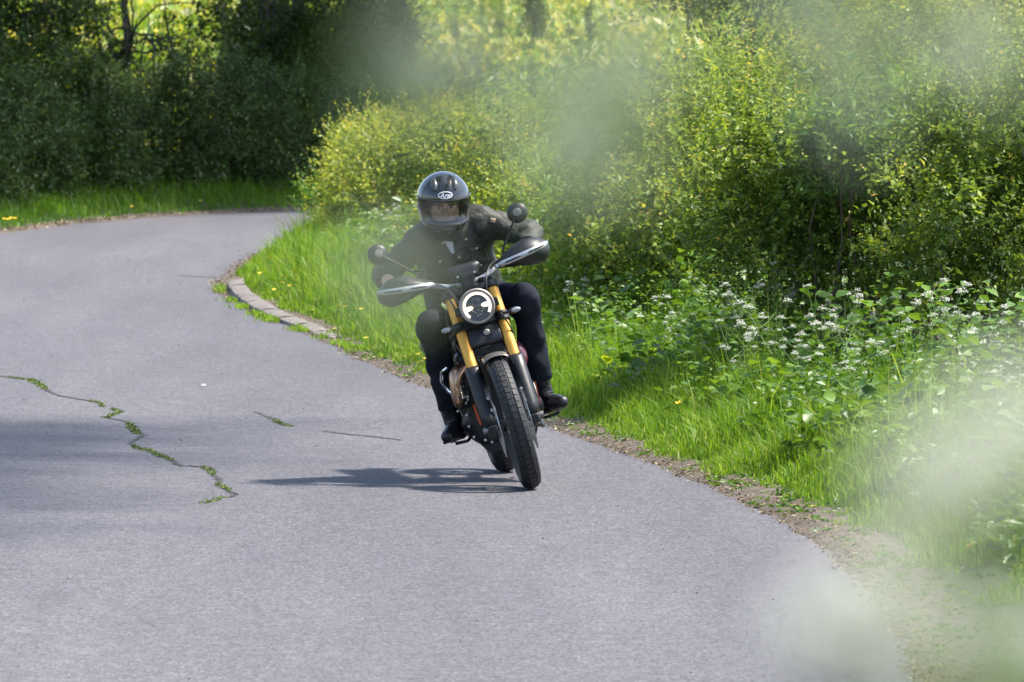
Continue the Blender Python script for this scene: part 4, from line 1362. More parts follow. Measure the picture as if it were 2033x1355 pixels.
# handlebar, controls, mirrors, hand guards
hb = MB()
pts = [(-.40, .50, 1.115), (-.30, .475, 1.125), (-.22, .455, 1.13), (-.15, .42, 1.10), (-.08, .40, 1.075), (.08, .40, 1.075), (.15, .42, 1.10), (.22, .455, 1.13), (.30, .475, 1.125), (.40, .50, 1.115)]
P = np.array(pts)
t = np.linspace(0, 1, 10)
tt = np.linspace(0, 1, 46)
P = np.stack([np.interp(tt, t, P[:, i]) for i in range(3)], 1)
for _ in range(3): P[1:-1] = (P[:-2] + P[1:-1] * 2 + P[2:]) / 4
hb.tube(P, .0145, 14).build("handlebar", M_ALU, bike)
for s in (-1, 1):
    MB().tube([(s * .27, .467, 1.127), (s * .405, .502, 1.114)], .017, 14).build("grip", M_TYRE, bike)
    MB().box((s * .245, .455, 1.128), (.045, .05, .05)).build("switch_cluster", M_BLK, bike, bevel=.008)
    MB().tube([(s * .225, .42, 1.12), (s * .30, .415, 1.12), (s * .385, .44, 1.105)], [.007, .006, .005], 8).build("lever", M_SATIN, bike)
    MB().box((s * .075, .40, 1.055), (.035, .045, .06)).build("bar_riser", M_SATIN, bike, bevel=.006)
    g = empty("handguard", (0, 0, 0), parent=bike)
    sec = [(.165, 1.132, 1.106, .36), (.195, 1.148, 1.101, .335), (.235, 1.172, 1.096, .318), (.28, 1.196, 1.088, .310), (.325, 1.210, 1.078, .308), (.37, 1.210, 1.070, .314), (.41, 1.196, 1.070, .332), (.44, 1.176, 1.084, .365), (.455, 1.160, 1.10, .40), (.460, 1.150, 1.118, .43)]
    rings = []
    for (u, vt, vb, y0) in sec:
        ring = []
        for q in np.linspace(0, 1, 11):
            v = vt + (vb - vt) * q
            bul = 1 - (2 * q - 1) ** 2
            ring.append((s * u, y0 + .055 * (1 - bul), v))
        rings.append(ring)
    if s < 0: rings = [rr[::-1] for rr in rings]
    MB().loft(rings, caps=False, closed=False).build("shield", M_BLK, g, solid=.005)
    A0, A1 = np.array([.160, 0, 1.118]), np.array([.460, 0, 1.158])
    us, ys = [q[0] for q in sec], [q[3] for q in sec]

    def bar_rings(qs, hh, front, dep):
        out_ = []
        for q in qs:
            p = A0 + (A1 - A0) * q
            yb = np.interp(p[0], us, ys) - front
            h_ = hh * min(1.0, .45 + 6 * min(q - qs[0], qs[-1] - q) / (qs[-1] - qs[0]))
            out_.append([(s * p[0], yb - dep * math.cos(a) , p[2] + h_ * math.sin(a)) for a in np.linspace(0, 2 * PI, 12, endpoint=False)])
        return out_
    gb = MB().loft(bar_rings(np.linspace(0, 1, 21), .0155, .004, .010)).build("guard_bar", M_ALU, g, sharp=60)
    MB().loft(bar_rings(np.linspace(.16, .46, 8), .0052, .0115, .0035)).build("guard_slot", M_BLK, g)
    MB().loft(bar_rings(np.linspace(.58, .90, 8), .0052, .0115, .0035)).build("guard_slot", M_BLK, g)
    MB().tube([(s * .165, .40, 1.115), (s * .17, .34, 1.12)], .009, 8).build("guard_mount", M_ALU, g)
    m = empty("mirror", (0, 0, 0), parent=bike)
    mc = np.array([.355 if s > 0 else -.392, .49, 1.345])
    MB().tube([(s * .225, .45, 1.14), (s * .23, .45, 1.19), mc * .5 + np.array([s * .235, .455, 1.215]) * .5 + [0, 0, -.01], mc + [-s * .012, -.01, -.012]], [.007, .0065, .006, .006], 9).build("mirror_stalk", M_SATIN, m)
    MB().lathe([(0, .02), (.02, .019), (.022, .013), (.043, .008), (.053, -.004), (.054, -.016), (.05, -.018), (0, -.018)], mc, axis=(-s * .12, -1, .16), n=40).build("mirror_housing", M_BLK, m)
    MB().lathe([(0, .0255), (.02, .0225), (.022, .018)], mc, axis=(-s * .12, -1, .16), n=24).build("mirror_boss", M_CALI, m)
    MB().lathe([(0, 0), (.048, 0)], mc + np.array([0, .0195, -.003]), axis=(-s * .12, -1, .16), n=32).build("mirror_glass", M_CHROME, m)
rs = MB().box((-.215, .435, 1.175), (.05, .045, .055), rot('Y', 12)).build("brake_reservoir", M_BLK, bike, bevel=.008)
MB().box((-.215, .435, 1.206), (.056, .05, .012), rot('Y', 12)).build("reservoir_cap", M_SATIN, rs, bevel=.003)
# cables
for (a, b, c, e) in [((-.17, .40, 1.12), (-.10, .25, 1.10), (-.08, .23, 1.02), (-.09, .28, .95)), ((.16, .42, 1.14), (.09, .26, 1.12), (.07, .25, 1.03), (.075, .27, .95)), ((-.2, .42, 1.10), (-.12, .29, 1.07), (-.10, .26, 1.0), (-.1, .30, .93)),
                     ((.11, .20, .89), (.135, .18, .82), (.15, .2, .76), (.14, .25, .72)), ((-.15, .24, .98), (-.185, .24, .92), (-.17, .26, .80), (-.13, .3, .72))]:
    a, b, c, e = map(np.array, (a, b, c, e))
    P = [(1 - q) ** 3 * a + 3 * (1 - q) ** 2 * q * b + 3 * (1 - q) * q * q * c + q ** 3 * e for q in np.linspace(0, 1, 14)]
    MB().tube(P, .0045, 7).build("cable", M_BLK, bike)

# instrument
ins = empty("instrument_panel", (0, .33, 1.125), parent=bike)
sdf_obj("instrument_housing", lambda Q: smin(smin(box_d(Q, (0, 0, .012), (.135, .07, .075), .028), box_d(Q, (0, -.012, -.04), (.075, .05, .09), .015), .02), seg_d(Q, (-.062, .0, .030), (.062, .0, .030), .024, .024), .015), (-.12, -.09, -.11), (.12, .09, .09), .006, M_BLK, ins)
for x in (-.045, .045):
    MB().lathe([(0, .004), (.006, .003), (.0065, 0)], (x, -.036, .0), axis=(0, -1, 0), n=10).build("screw", M_ALU, ins)
MB().lathe([(0, 0), (.052, 0), (.055, -.006)], (0, .045, .045), axis=(0, .7, .7), n=32).build("display", M_GLOSS, ins)

# tank, seat, frame, radiator, engine
tank = lambda Q: smin(ell_d(Q, (0, .72, .965), (.148, .27, .115)), ell_d(Q, (0, .66, .90), (.155, .20, .10)), .06)
sdf_obj("fuel_tank", tank, (-.18, .42, .75), (.18, 1.02, 1.12), .011, M_GLOSS, bike)
sdf_obj("seat", lambda Q: smin(box_d(Q, (0, 1.14, .86), (.24, .50, .09), .035), box_d(Q, (0, 1.45, .90), (.2, .28, .08), .03), .06), (-.16, .82, .78), (.16, 1.64, .98), .012, M_BLK, bike)
MB().loft([[(x, y, z) for x, z in ((-.09, z0), (-.1, z0 + .03), (0, z0 + .06), (.1, z0 + .03), (.09, z0))] for y, z0 in ((1.40, .78), (1.7, .80), (1.9, .76))]).build("rear_mudguard", M_BLK, bike)
MB().box((0, 1.86, .73), (.12, .03, .06)).build("tail_light", M_RED, bike, bevel=.01)
fr = MB()
for s in (-1, 1):
    fr.tube([(s * .03, .36, .95), (s * .10, .50, .80), (s * .13, .56, .55), (s * .14, .66, .28), (s * .14, 1.0, .26), (s * .13, 1.08, .5), (s * .12, 1.06, .80), (s * .11, 1.5, .84)], .018, 10)
    fr.tube([(s * .03, .36, .98), (s * .09, .70, .86), (s * .12, 1.06, .78)], .018, 10)
fr.build("frame", M_SATIN, bike)
rd = MB().box((0, .505, .60), (.20, .035, .26), rot('X', -12)).build("radiator", M_BLK, bike, bevel=.006)
for k in range(9):
    MB().box((0, .484 - (k - 4) * .0055, .60 + (k - 4) * .026), (.17, .006, .008), rot('X', -12)).build("radiator_fin", M_SATIN, rd)
en = empty("engine", (0, 0, 0), parent=bike)
MB().box((0, .75, .62), (.30, .24, .20), rot('X', 0)).build("cylinder_block", M_SATIN, en, bevel=.02)
for k in range(6):
    MB().box((0, .75, .535 + k * .03), (.325, .265, .008)).build("cooling_fin", M_SATIN, en, bevel=.002)
MB().box((0, .75, .755), (.28, .22, .08)).build("cam_cover", M_SATIN, en, bevel=.025)
sdf_obj("crankcase", lambda Q: smin(box_d(Q, (0, .80, .36), (.34, .42, .26), .05), seg_d(Q, (-.13, .70, .35), (.13, .70, .35), .09, .09), .04), (-.26, .54, .2), (.26, 1.06, .54), .014, M_SATIN, en)
for s, y, z, rr in ((-1, .82, .38, .105), (1, .74, .40, .10), (1, .95, .36, .07)):
    cv = MB().lathe([(0, .062), (rr * .7, .060), (rr * .92, .048), (rr, .03), (rr, 0)], (s * .14, y, z), axis=(s, 0, 0), n=36).build("engine_cover", M_SATIN, en)
    MB().lathe([(rr * .76, .0605), (rr * .80, .063), (rr * .84, .0585)], (s * .14, y, z), axis=(s, 0, 0), n=36).build("cover_ring", M_CALI, cv)
    for k in range(7):
        a = 2 * PI * k / 7
        MB().lathe([(0, .012), (.006, .012), (.0065, 0)], (s * .173, y + rr * .95 * math.cos(a), z + rr * .95 * math.sin(a)), axis=(s, -.3, 0), n=8).build("cover_bolt", M_ALU, cv)
MB().box((.200, .60, .42), (.006, .02, .11), rot('Y', 4)).build("painted_red_reflection", M_RED, en)  # both strips paint a red reflection on the engine sides
MB().box((-.135, .555, .40), (.012, .008, .11), rot('Y', -4)).build("painted_red_reflection", M_RED, en)
sdf_obj("cam_chain_cover", lambda Q: ell_d(Q, (.165, .66, .63), (.045, .07, .075)), (.1, .56, .53), (.23, .76, .73), .008, M_MAROON, en)
MB().loft([[(x, y, z) for x, z in ((-.15, .24), (-.12, .185), (.12, .185), (.15, .24), (.12, .25), (-.12, .25))] for y in (.62, .8, 1.0)]).build("sump_guard", M_SATIN, bike)
# exhaust: two headers sweeping round to the high silencers on the picture's left
for k, (o, mt) in enumerate(((0, M_COPPER), (.035, M_COPPER))):
    P = np.array([(-.06 - o * 2, .63, .66 + o * .3), (-.10 - o * 2, .55, .66), (-.165 - o, .51, .64), (-.205 - o * .4, .50, .58 - o), (-.205 - o * .3, .54, .52 - o), (-.20, .66, .50 - o), (-.195, .85, .56), (-.20, 1.1, .66)])
    tt = np.linspace(0, 7, 40); P = np.stack([np.interp(tt, np.arange(8), P[:, i]) for i in range(3)], 1)
    for _ in range(4): P[1:-1] = (P[:-2] + P[1:-1] * 2 + P[2:]) / 4
    MB().tube(P, .021, 14).build("exhaust_header", mt, bike)
P = np.array([(-.215, .52, .68), (-.25, .54, .665), (-.262, .56, .62), (-.245, .58, .56), (-.215, .58, .52)])
MB().tube(P, .009, 8).build("heat_shield_rail", M_CHROME, bike)
for z in (.70, .79):
    MB().tube([(-.19, 1.05, z - .04), (-.20, 1.3, z), (-.205, 1.75, z + .05)], [.035, .05, .05], 20).build("silencer", M_SATIN, bike)
for (x, y, z) in [(-.17, .63, .47), (-.185, .62, .41), (-.19, .62, .35), (-.18, .63, .29), (-.13, .60, .26), (.17, .63, .30), (-.15, .60, .50), (-.10, .60, .24), (.13, .60, .25), (-.22, .66, .44)]:
    MB().lathe([(0, .01), (.0065, .009), (.0075, 0)], (x, y - .012, z), axis=(0, -1, .15), n=10).build("case_bolt", M_ALU, en)
for k in range(4):
    MB().box((-.165 + .012 * k, .618, .46 - .055 * k), (.085, .012, .010), rot('Y', 10)).build("case_rib", M_SATIN, en, bevel=.003)
# swing arm, shocks, pegs, levers
for s in (-1, 1):
    MB().tube([(s * .12, 1.02, .40), (s * .13, 1.3, .37), (s * .125, 1.60, .327)], [.03, .028, .024], 10).build("swingarm", M_SATIN, bike)
    MB().tube([(s * .17, 1.46, .40), (s * .16, 1.36, .78)], .026, 12).build("shock_absorber", M_GOLD, bike)
    pg = MB().box((s * .275, .83, .292), (.11, .045, .016)).build("foot_peg", M_SATIN, bike, bevel=.003)
    for k in range(5):
        MB().box((s * (.235 + k * .02), .83, .304), (.006, .042, .010)).build("peg_tooth", M_SATIN, pg)
    MB().tube([(s * .15, .86, .33), (s * .225, .83, .292)], .012, 8).build("peg_bracket", M_SATIN, bike)
    MB().tube([(s * .175, .80, .29), (s * .21, .70, .275), (s * .225, .63, .28), (s * .28, .62, .285)], [.010, .008, .008, .009], 8).build("foot_lever", M_SATIN, bike)
MB().tube([(.16, .80, .26), (.20, .95, .22), (.215, 1.12, .225)], .011, 8).build("side_stand", M_SATIN, bike)
MB().tube([(.12, .92, .36), (.14, 1.3, .36), (.13, 1.57, .33)], .02, 8).build("chain_guard", M_BLK, bike)

# front mudguard
rings = []
for a in np.radians(np.linspace(30, 106, 26)):
    r_ = .372
    c = np.array([0, r_ * math.cos(a), .347 + r_ * math.sin(a)])
    rad = np.array([0, math.cos(a), math.sin(a)])
    rings.append([c + np.array([.066 * math.sin(q), 0, 0]) + rad * (.030 * math.cos(q) - .03) for q in np.linspace(-1.45, 1.45, 13)])
mg = MB().loft(rings, caps=False, closed=False)
M_MUD = simple("satin_grey_mudguard", (0.17, 0.165, 0.15), 0.35, metal=0.6, var=0.15, vscale=20)
mg.build("front_mudguard", M_MUD, bike, solid=.004)
for x in (-.075, .075):
    MB().tube([(x, .06, .70), (x * 1.3, .12, .60)], .006, 8).build("mudguard_stay", M_SATIN, bike)

# ------------------------------------------------------------------ rider (same leaning frame as the motorcycle)
M_SKIN = simple("skin", (0.60, 0.36, 0.26), 0.5, var=0.12, vscale=18)
M_JACK = simple("waxed_jacket", (0.021, 0.024, 0.016), 0.64, var=0.4, vscale=7, bump=0.6, bscale=45, c2=(0.040, 0.043, 0.029))
M_JEAN = simple("dark_denim", (0.013, 0.016, 0.024), 0.9, var=0.35, vscale=10, bump=0.06, bscale=120, spec=0.15)
M_BOOT = simple("boot_leather", (0.011, 0.012, 0.015), 0.42, var=0.3, vscale=16, bump=0.25, bscale=60)
M_GLOVE = simple("brown_glove", (0.12, 0.055, 0.028), 0.6, var=0.3, vscale=25, bump=0.3, bscale=90)
M_TEE = simple("white_cotton", (0.62, 0.62, 0.68), 0.9, var=0.08)
M_SNOOD = simple("dark_snood", (0.03, 0.035, 0.032), 0.9, var=0.3, vscale=30)
M_HELM = simple("gloss_black_helmet", (0.008, 0.009, 0.010), 0.10, coat=1.0)
M_HELM2 = simple("helmet_vent_plastic", (0.03, 0.034, 0.038), 0.25, coat=0.5)
M_LOGO = simple("white_decal", (0.72, 0.75, 0.76), 0.4)
M_LINER = simple("helmet_liner", (0.02, 0.021, 0.022), 0.9)
M_VISOR = glass_mat("clear_visor", (0.90, 0.93, 0.91), 0.03)
M_HAIR = simple("dark_brow", (0.02, 0.013, 0.010), 0.7)
M_EYEW = simple("eye_white", (0.34, 0.30, 0.28), 0.3)
M_IRIS = simple("eye_iris", (0.02, 0.012, 0.008), 0.1)
M_BTN = simple("brass_snap", (0.55, 0.42, 0.22), 0.3, metal=0.9)
M_LACE = simple("white_sock_band", (0.45, 0.45, 0.44), 0.8, var=0.4, vscale=60)

HC = np.array([.012, .615, 1.487])                       # head centre
HR = rot('Y', 14.0) @ rot('X', 12.0) @ rot('Z', 0.0)      # the head is held level while the machine leans
S = {'sh': (.180, .765, 1.335), 'el': (.400, .735, 1.20), 'wr': (.375, .545, 1.165), 'hip': (.10, 1.02, .93), 'kn': (.25, .61, .90), 'an': (.242, .835, .40)}


def mir(p, s):
    return np.array([p[0] * s + .020 * (.7 < p[2]) * (p[2] > 1.25 or p[2] < 1.0), p[1], p[2]])


def elbow(s):
    return np.array([.405, .735, 1.205]) if s > 0 else np.array([-.372, .745, 1.215])


def head_d(P):
    Q = (P - HC) @ HR
    d = ell_d(Q, (0, .005, .02), (.078, .098, .105))
    d = smin(d, ell_d(Q, (0, -.035, -.055), (.058, .060, .062)), .05)           # jaw
    d = smin(d, seg_d(Q, (0, -.088, .012), (0, -.116, -.028), .010, .0155), .018)   # nose
    d = smin(d, ell_d(Q, (0, -.076, .030), (.060, .020, .012)), .02)             # brow ridge
    for s in (-1, 1):
        d = smax(d, -ell_d(Q, (s * .031, -.097, .008), (.017, .014, .011)), .012)   # eye sockets
        d = smin(d, ell_d(Q, (s * .045, -.066, -.024), (.024, .024, .02)), .025)    # cheeks
        d = smin(d, ell_d(Q, (s * .080, .01, -.005), (.008, .018, .03)), .01)       # ears
    d = smin(d, ell_d(Q, (0, -.093, -.066), (.024, .008, .009)), .012)           # lips
    return d


def hand_d(P, s):
    """a hand closed round the grip: palm, four unequal fingers wrapped over it, thumb under it"""
    d = ell_d(P, (s * .350, .515, 1.148), (.045, .036, .020), rot('X', -20))
    for k, (x, l, rr) in enumerate(((.310, 1.0, .0098), (.333, 1.1, .0100), (.356, 1.03, .0096), (.378, .86, .0088))):
        x *= s
        c = np.array([x, .482 + .02 * (abs(x) - .31) / .07, 1.122])
        pr = None
        for q in np.linspace(1.9, -1.1 * l, 5):
            p = c + np.array([0, -.029 * math.sin(q) * .0 - .027 * math.cos(q - .9), .027 * math.sin(q - .0)])
            if pr is not None:
                d = smin(d, seg_d(P, pr, p, rr, rr * .93), .008)
            pr = p
    d = smin(d, seg_d(P, (s * .318, .53, 1.135), (s * .288, .505, 1.112), .012, .010), .012)
    d = smin(d, seg_d(P, (s * .288, .505, 1.112), (s * .292, .475, 1.100), .010, .009), .008)
    return d


def limb_set(P, g=0.0):
    d = seg_d(P, (0, .98, .96), (.012, .84, 1.24), .13 + g, .135 + g, (.80, 1, 1))
    d = smin(d, seg_d(P, (-.10, .77, 1.335), (.14, .77, 1.335), .073 + g, .075 + g), .06)
    d = smin(d, seg_d(P, (.015, .76, 1.33), HC + [0, .03, -.07], .062 + g, .058 + g), .03)
    return d


def arm_d(P, s, g):
    sh, el, wr = mir(S['sh'], s), elbow(s), mir(S['wr'], s)
    d = seg_d(P, sh, el, .058 + g, .048 + g)
    return smin(d, seg_d(P, el, wr, .047 + g, .030 + g), .03)


def leg_d(P, s, g):
    h, k, a = mir(S['hip'], s), mir(S['kn'], s), mir(S['an'], s)
    d = seg_d(P, h, k, .088 + g, .062 + g)
    m = k * .62 + a * .38 + np.array([0, .025, 0])
    d = smin(d, seg_d(P, k, m, .058 + g, .055 + g), .03)
    return smin(d, seg_d(P, m, a, .055 + g, .036 + g), .03)


def foot_d(P, s, g):
    d = seg_d(P, (s * .238, .875, .350), (s * .285, .70, .333), .034 + g, .030 + g)
    d = smin(d, seg_d(P, (s * .285, .70, .333), (s * .312, .635, .331), .032 + g, .022 + g), .02)
    d = smin(d, seg_d(P, (s * .242, .845, .46), (s * .240, .86, .355), .040 + g, .036 + g), .03)
    return d


def body_f(P):
    d = smin(limb_set(P, 0), head_d(P), .02)
    for s in (-1, 1):
        d = smin(d, arm_d(P, s, -.004), .04)
        d = smin(d, hand_d(P, s), .015)
        d = smin(d, leg_d(P, s, -.006), .05)
        d = smin(d, foot_d(P, s, -.006), .02)
    return d


def folds(P, f=1.0):
    return (.5 * np.sin(P[:, 0] * 61 * f + P[:, 2] * 47 * f + 2.1 * np.sin(P[:, 1] * 23 * f + P[:, 0] * 14)) + .35 * np.sin(P[:, 2] * 83 * f - P[:, 0] * 39 + 1.7 * np.sin(P[:, 2] * 31 + P[:, 1] * 17)) + .3 * np.sin(P[:, 1] * 71 * f + P[:, 2] * 29))


V_, F_ = sdf_arrays(body_f, (-.5, .40, .26), (.52, 1.22, 1.66), .0075)
rider = raw_mesh("person", V_, F_, M_SKIN, smooth=True)
rider.matrix_world = ROOT_M
tag(rider, "rider in olive jacket, dark jeans and black full-face helmet crouched over the motorcycle", "person")


def jacket_f(P):
    d = limb_set(P, .020)
    d = smin(d, seg_d(P, (0, .93, 1.02), (0, .85, 1.22), .155, .150, (.80, .95, 1)), .05)
    for s in (-1, 1):
        a = arm_d(P, s, .018)
        d = smin(d, a, .055)
    # jacket skirt spreads over the seat
    d = smin(d, ell_d(P, (0, .97, .97), (.19, .16, .12)), .05)
    amp = .0062
    near = np.exp(-((np.linalg.norm(P - elbow(1), axis=1) / .11) ** 2)) + np.exp(-((np.linalg.norm(P - elbow(-1), axis=1) / .11) ** 2))
    d = d + folds(P, .55) * (amp + .006 * near) + folds(P[:, [1, 2, 0]] * [1, 1.3, .8], 1.1) * .0018
    d = smax(d, -(ell_d(P, HC + [0, .02, .0], (.105, .12, .135))), .012)           # opening for the neck
    for s in (-1, 1):                                                              # cuffs
        w = mir(S['wr'], s)
        dr_ = unit(w - elbow(s))
        d = smax(d, (P - w) @ dr_ - .005, .006)
    return d


sdf_obj("jacket", jacket_f, (-.52, .45, .80), (.54, 1.24, 1.52), .0075, M_JACK, rider)


def jeans_f(P):
    d = seg_d(P, (-.06, 1.03, .94), (.06, 1.03, .94), .14, .14)
    for s in (-1, 1):
        g = leg_d(P, s, .014)
        k = mir(S['kn'], s)
        g = smin(g, ell_d(P, k + np.array([s * .004, -.012, -.01]), (.068, .07, .09)), .03)
        a = mir(S['an'], s)
        g = smin(g, seg_d(P, k * .35 + a * .65, a + np.array([0, -.01, .06]), .066, .062), .03)
        d = smin(d, g, .05)
    d = d + folds(P * [1, 1, 1.25], .6) * .0055 + folds(P[:, [2, 0, 1]], 1.2) * .0014
    return smax(d, .45 - P[:, 2], .008)


sdf_obj("jeans", jeans_f, (-.4, .48, .42), (.42, 1.26, 1.1), .0085, M_JEAN, rider)

for s in (-1, 1):
    bt = sdf_obj("boot", lambda P: smax(smin(smin(foot_d(P, s, .010), seg_d(P, (s * .242, .842, .495), (s * .242, .85, .40), .052, .050), .02), leg_d(P, s, .006), .015) + folds(P, .8) * .0016, P[:, 2] - .505, .006), (s * .265 - .14, .56, .27), (s * .265 + .14, .98, .53), .006, M_BOOT, rider)
    so_ = MB()
    so_.loft([[(s * c[0] + w * math.cos(a), c[1] + .0 + w * .4 * math.sin(a), c[2] + h) for a in np.linspace(0, 2 * PI, 12, endpoint=False)] for c, w, h in (((.313, .612, .312), .02, .0), ((.302, .66, .307), .038, 0), ((.27, .76, .305), .036, .0), ((.236, .90, .307), .034, 0))])
    so_.build("sole", M_TYRE, bt)
    MB().lathe([(.056, -.009), (.060, 0), (.056, .009)], (s * .242, .838, .468), axis=(0, .12, 1), n=24).build("sock_band", M_LACE, bt)
    for k in range(5):
        z = .445 - k * .018
        MB().tube([(s * .222 + s * .008 * k, .795 - .018 * k, z), (s * .265 + s * .008 * k, .795 - .02 * k, z - .006)], .0035, 5).build("lace", M_BLK, bt)
    sdf_obj("glove", lambda P: smax(smin(hand_d(P, s) - .003, seg_d(P, mir(S['wr'], s), (s * .36, .52, 1.15), .036, .028), .015), -(P - mir(S['wr'], s)) @ unit(mir((.36, .50, 1.15), s) - mir(S['wr'], s)) - .03, .004), (s * .35 - .1, .42, 1.06), (s * .35 + .1, .62, 1.22), .005, M_GLOVE, rider)


# patches sewn on the jacket: points of the (x, z) plane carried forward on to its surface
def front_y(x, z, f=jacket_f):
    x = np.asarray(x, float).ravel(); z = np.asarray(z, float).ravel()
    lo = np.full(len(x), .40)
    for _ in range(60):
        d = f(np.c_[x, lo, z])
        lo = np.where((d > .001) & (lo < 1.2), lo + np.maximum(d, .0008) * .7, lo)
    return lo


def patch(name, quad, mat, parent, off=.004, nu=9, nv=9, th=.004):
    q = np.array(quad, float)                                 # four (x, z) corners
    U, W = np.meshgrid(np.linspace(0, 1, nu), np.linspace(0, 1, nv), indexing='ij')
    C = ((1 - U) * (1 - W))[..., None] * q[0] + (U * (1 - W))[..., None] * q[1] + (U * W)[..., None] * q[2] + ((1 - U) * W)[..., None] * q[3]
    x, z = C[..., 0].ravel(), C[..., 1].ravel()
    y = front_y(x, z) - off
    i, j = np.meshgrid(np.arange(nu - 1), np.arange(nv - 1), indexing='ij')
    a = (i * nv + j).ravel()
    o = raw_mesh(name, np.c_[x, y, z], np.stack([a, a + nv, a + nv + 1, a + 1], 1), mat, parent, smooth=True)
    m = o.modifiers.new("solid", 'SOLIDIFY'); m.thickness = th; m.offset = 0
    return o


jk = [c for c in rider.children if c.name.startswith("jacket")][0]
patch("t_shirt", [(-0.071, 1.350), (0.026, 1.350), (-0.004, 1.227), (-0.016, 1.227)], M_TEE, rider, off=.003)
patch("lapel", [(-0.141, 1.365), (-0.064, 1.370), (-0.012, 1.215), (-0.061, 1.235)], M_JACK, jk, off=.010)
patch("lapel", [(0.018, 1.370), (0.099, 1.365), (0.044, 1.235), (-0.006, 1.215)], M_JACK, jk, off=.010)
patch("placket", [(-0.010, 1.227), (0.036, 1.227), (0.044, 0.995), (0.002, 0.995)], M_JACK, jk, off=.007)
patch("pocket", [(0.069, 1.240), (0.164, 1.250), (0.164, 1.130), (0.072, 1.120)], M_JACK, jk, off=.004)
patch("pocket_flap", [(0.064, 1.250), (0.169, 1.263), (0.166, 1.213), (0.066, 1.203)], M_JACK, jk, off=.009)
patch("pocket", [(-0.136, 1.240), (-0.041, 1.230), (-0.044, 1.110), (-0.136, 1.120)], M_JACK, jk, off=.004)
patch("pocket_flap", [(-0.141, 1.253), (-0.036, 1.240), (-0.038, 1.193), (-0.138, 1.203)], M_JACK, jk, off=.009)
for (x, z) in [(0.014, 1.200), (0.018, 1.150), (0.022, 1.095), (0.114, 1.217), (0.074, 1.280), (-0.086, 1.207), (-0.048, 1.295), (0.114, 1.125)]:
    y = float(front_y([x], [z])[0])
    MB().lathe([(0, .007), (.005, .006), (.0062, 0)], (x, y - .010, z), axis=(0, -1, .1), n=12).build("snap_button", M_BTN, jk)
patch("sleeve_badge", [(0.226, 1.350), (0.252, 1.337), (0.242, 1.315), (0.217, 1.327)], simple("sewn_badge", (.35, .25, .16), .7, var=.5, vscale=120), jk, off=.003, nu=4, nv=4)
# snood round the neck
sdf_obj("snood", lambda P: smax(seg_d(P, (.012, .745, 1.345), HC + [0, .0, -.105], .083, .078) + folds(P, .7) * .003, -(ell_d(P, HC, (.07, .08, .11))), .01), (-.14, .55, 1.22), (.16, .88, 1.48), .007, M_SNOOD, rider)


# eyes and brows
def hpt(p):
    return HC + HR @ np.asarray(p, float)


for s in (-1, 1):
    e = MB().ell(hpt((s * .031, -.0785, .004)), .0115, 14, 10).build("eye", M_EYEW, rider)
    MB().ell(hpt((s * .031, -.0860, .004)), .0066, 12, 8).build("iris", M_IRIS, e)
    MB().tube([hpt((s * .011, -.0965, .017)), hpt((s * .030, -.097, .021)), hpt((s * .052, -.084, .017))], [.0045, .0055, .003], 6).build("eyebrow", M_HAIR, rider)


# helmet (own frame, x right, -y forward, z up, origin at the head centre)
hel = empty("helmet", HC, parent=rider)
hel.rotation_euler = Matrix(HR.tolist()).to_euler()


def shell_f(P):
    d = ell_d(P, (0, .018, .035), (.128, .152, .132))
    d = smin(d, seg_d(P, (0, .03, .02), (0, .03, -.085), .105, .098, (.86, .92, 1)), .05)
    bar = ell_d(P, (0, -.062, -.085), (.100, .088, .052))                       # chin bar
    d = smin(d, bar, .05)
    return d


def helmet_f(P):
    d = shell_f(P)
    inner = smin(ell_d(P, (0, .015, .028), (.104, .128, .112)), seg_d(P, (0, .0, .0), (0, .0, -.2), .092, .085, (.95, .85, 1)), .03)
    d = smax(d, -inner, .008)
    port = box_d(P, (0, -.15, -.012), (.196, .24, .098), .035)
    d = smax(d, -port, .006)
    return smax(d, -.142 - P[:, 2], .008)


sdf_obj("shell", helmet_f, (-.15, -.19, -.16), (.15, .19, .185), .0045, M_HELM, hel)
# visor: a slice of the shell surface, a little outside it
az = np.linspace(-1.5, 1.5, 36); zz = np.linspace(-.072, .052, 14)
aa, zg = np.meshgrid(az, zz, indexing='ij')
o0 = np.c_[np.zeros(aa.size), np.full(aa.size, .02), zg.ravel()]
dv = np.c_[np.sin(aa.ravel()), -np.cos(aa.ravel()), np.zeros(aa.size)]
t = np.full(aa.size, .2)
for _ in range(40):
    t -= shell_f(o0 + dv * t[:, None]) * .9
Vv = o0 + dv * (t + .0045)[:, None]
i, j = np.meshgrid(np.arange(35), np.arange(13), indexing='ij'); a = (i * 14 + j).ravel()
raw_mesh("visor", Vv, np.stack([a, a + 14, a + 15, a + 1], 1), M_VISOR, hel, smooth=True)
MB().tube(Vv.reshape(36, 14, 3)[:, 13], .0035, 6).build("visor_rim", M_HELM2, hel)
MB().tube(Vv.reshape(36, 14, 3)[:, 0], .0035, 6).build("visor_rim", M_HELM2, hel)


def on_shell(x, z, off=.0012):
    """front surface of the shell over (x, z)"""
    x, z = np.broadcast_arrays(np.asarray(x, float), np.asarray(z, float))
    y = np.full(x.shape, -.25)
    for _ in range(60):
        y = y + shell_f(np.stack([x, y, z], -1).reshape(-1, 3)).reshape(x.shape) * .8
    return np.stack([x, y - off, z], -1)


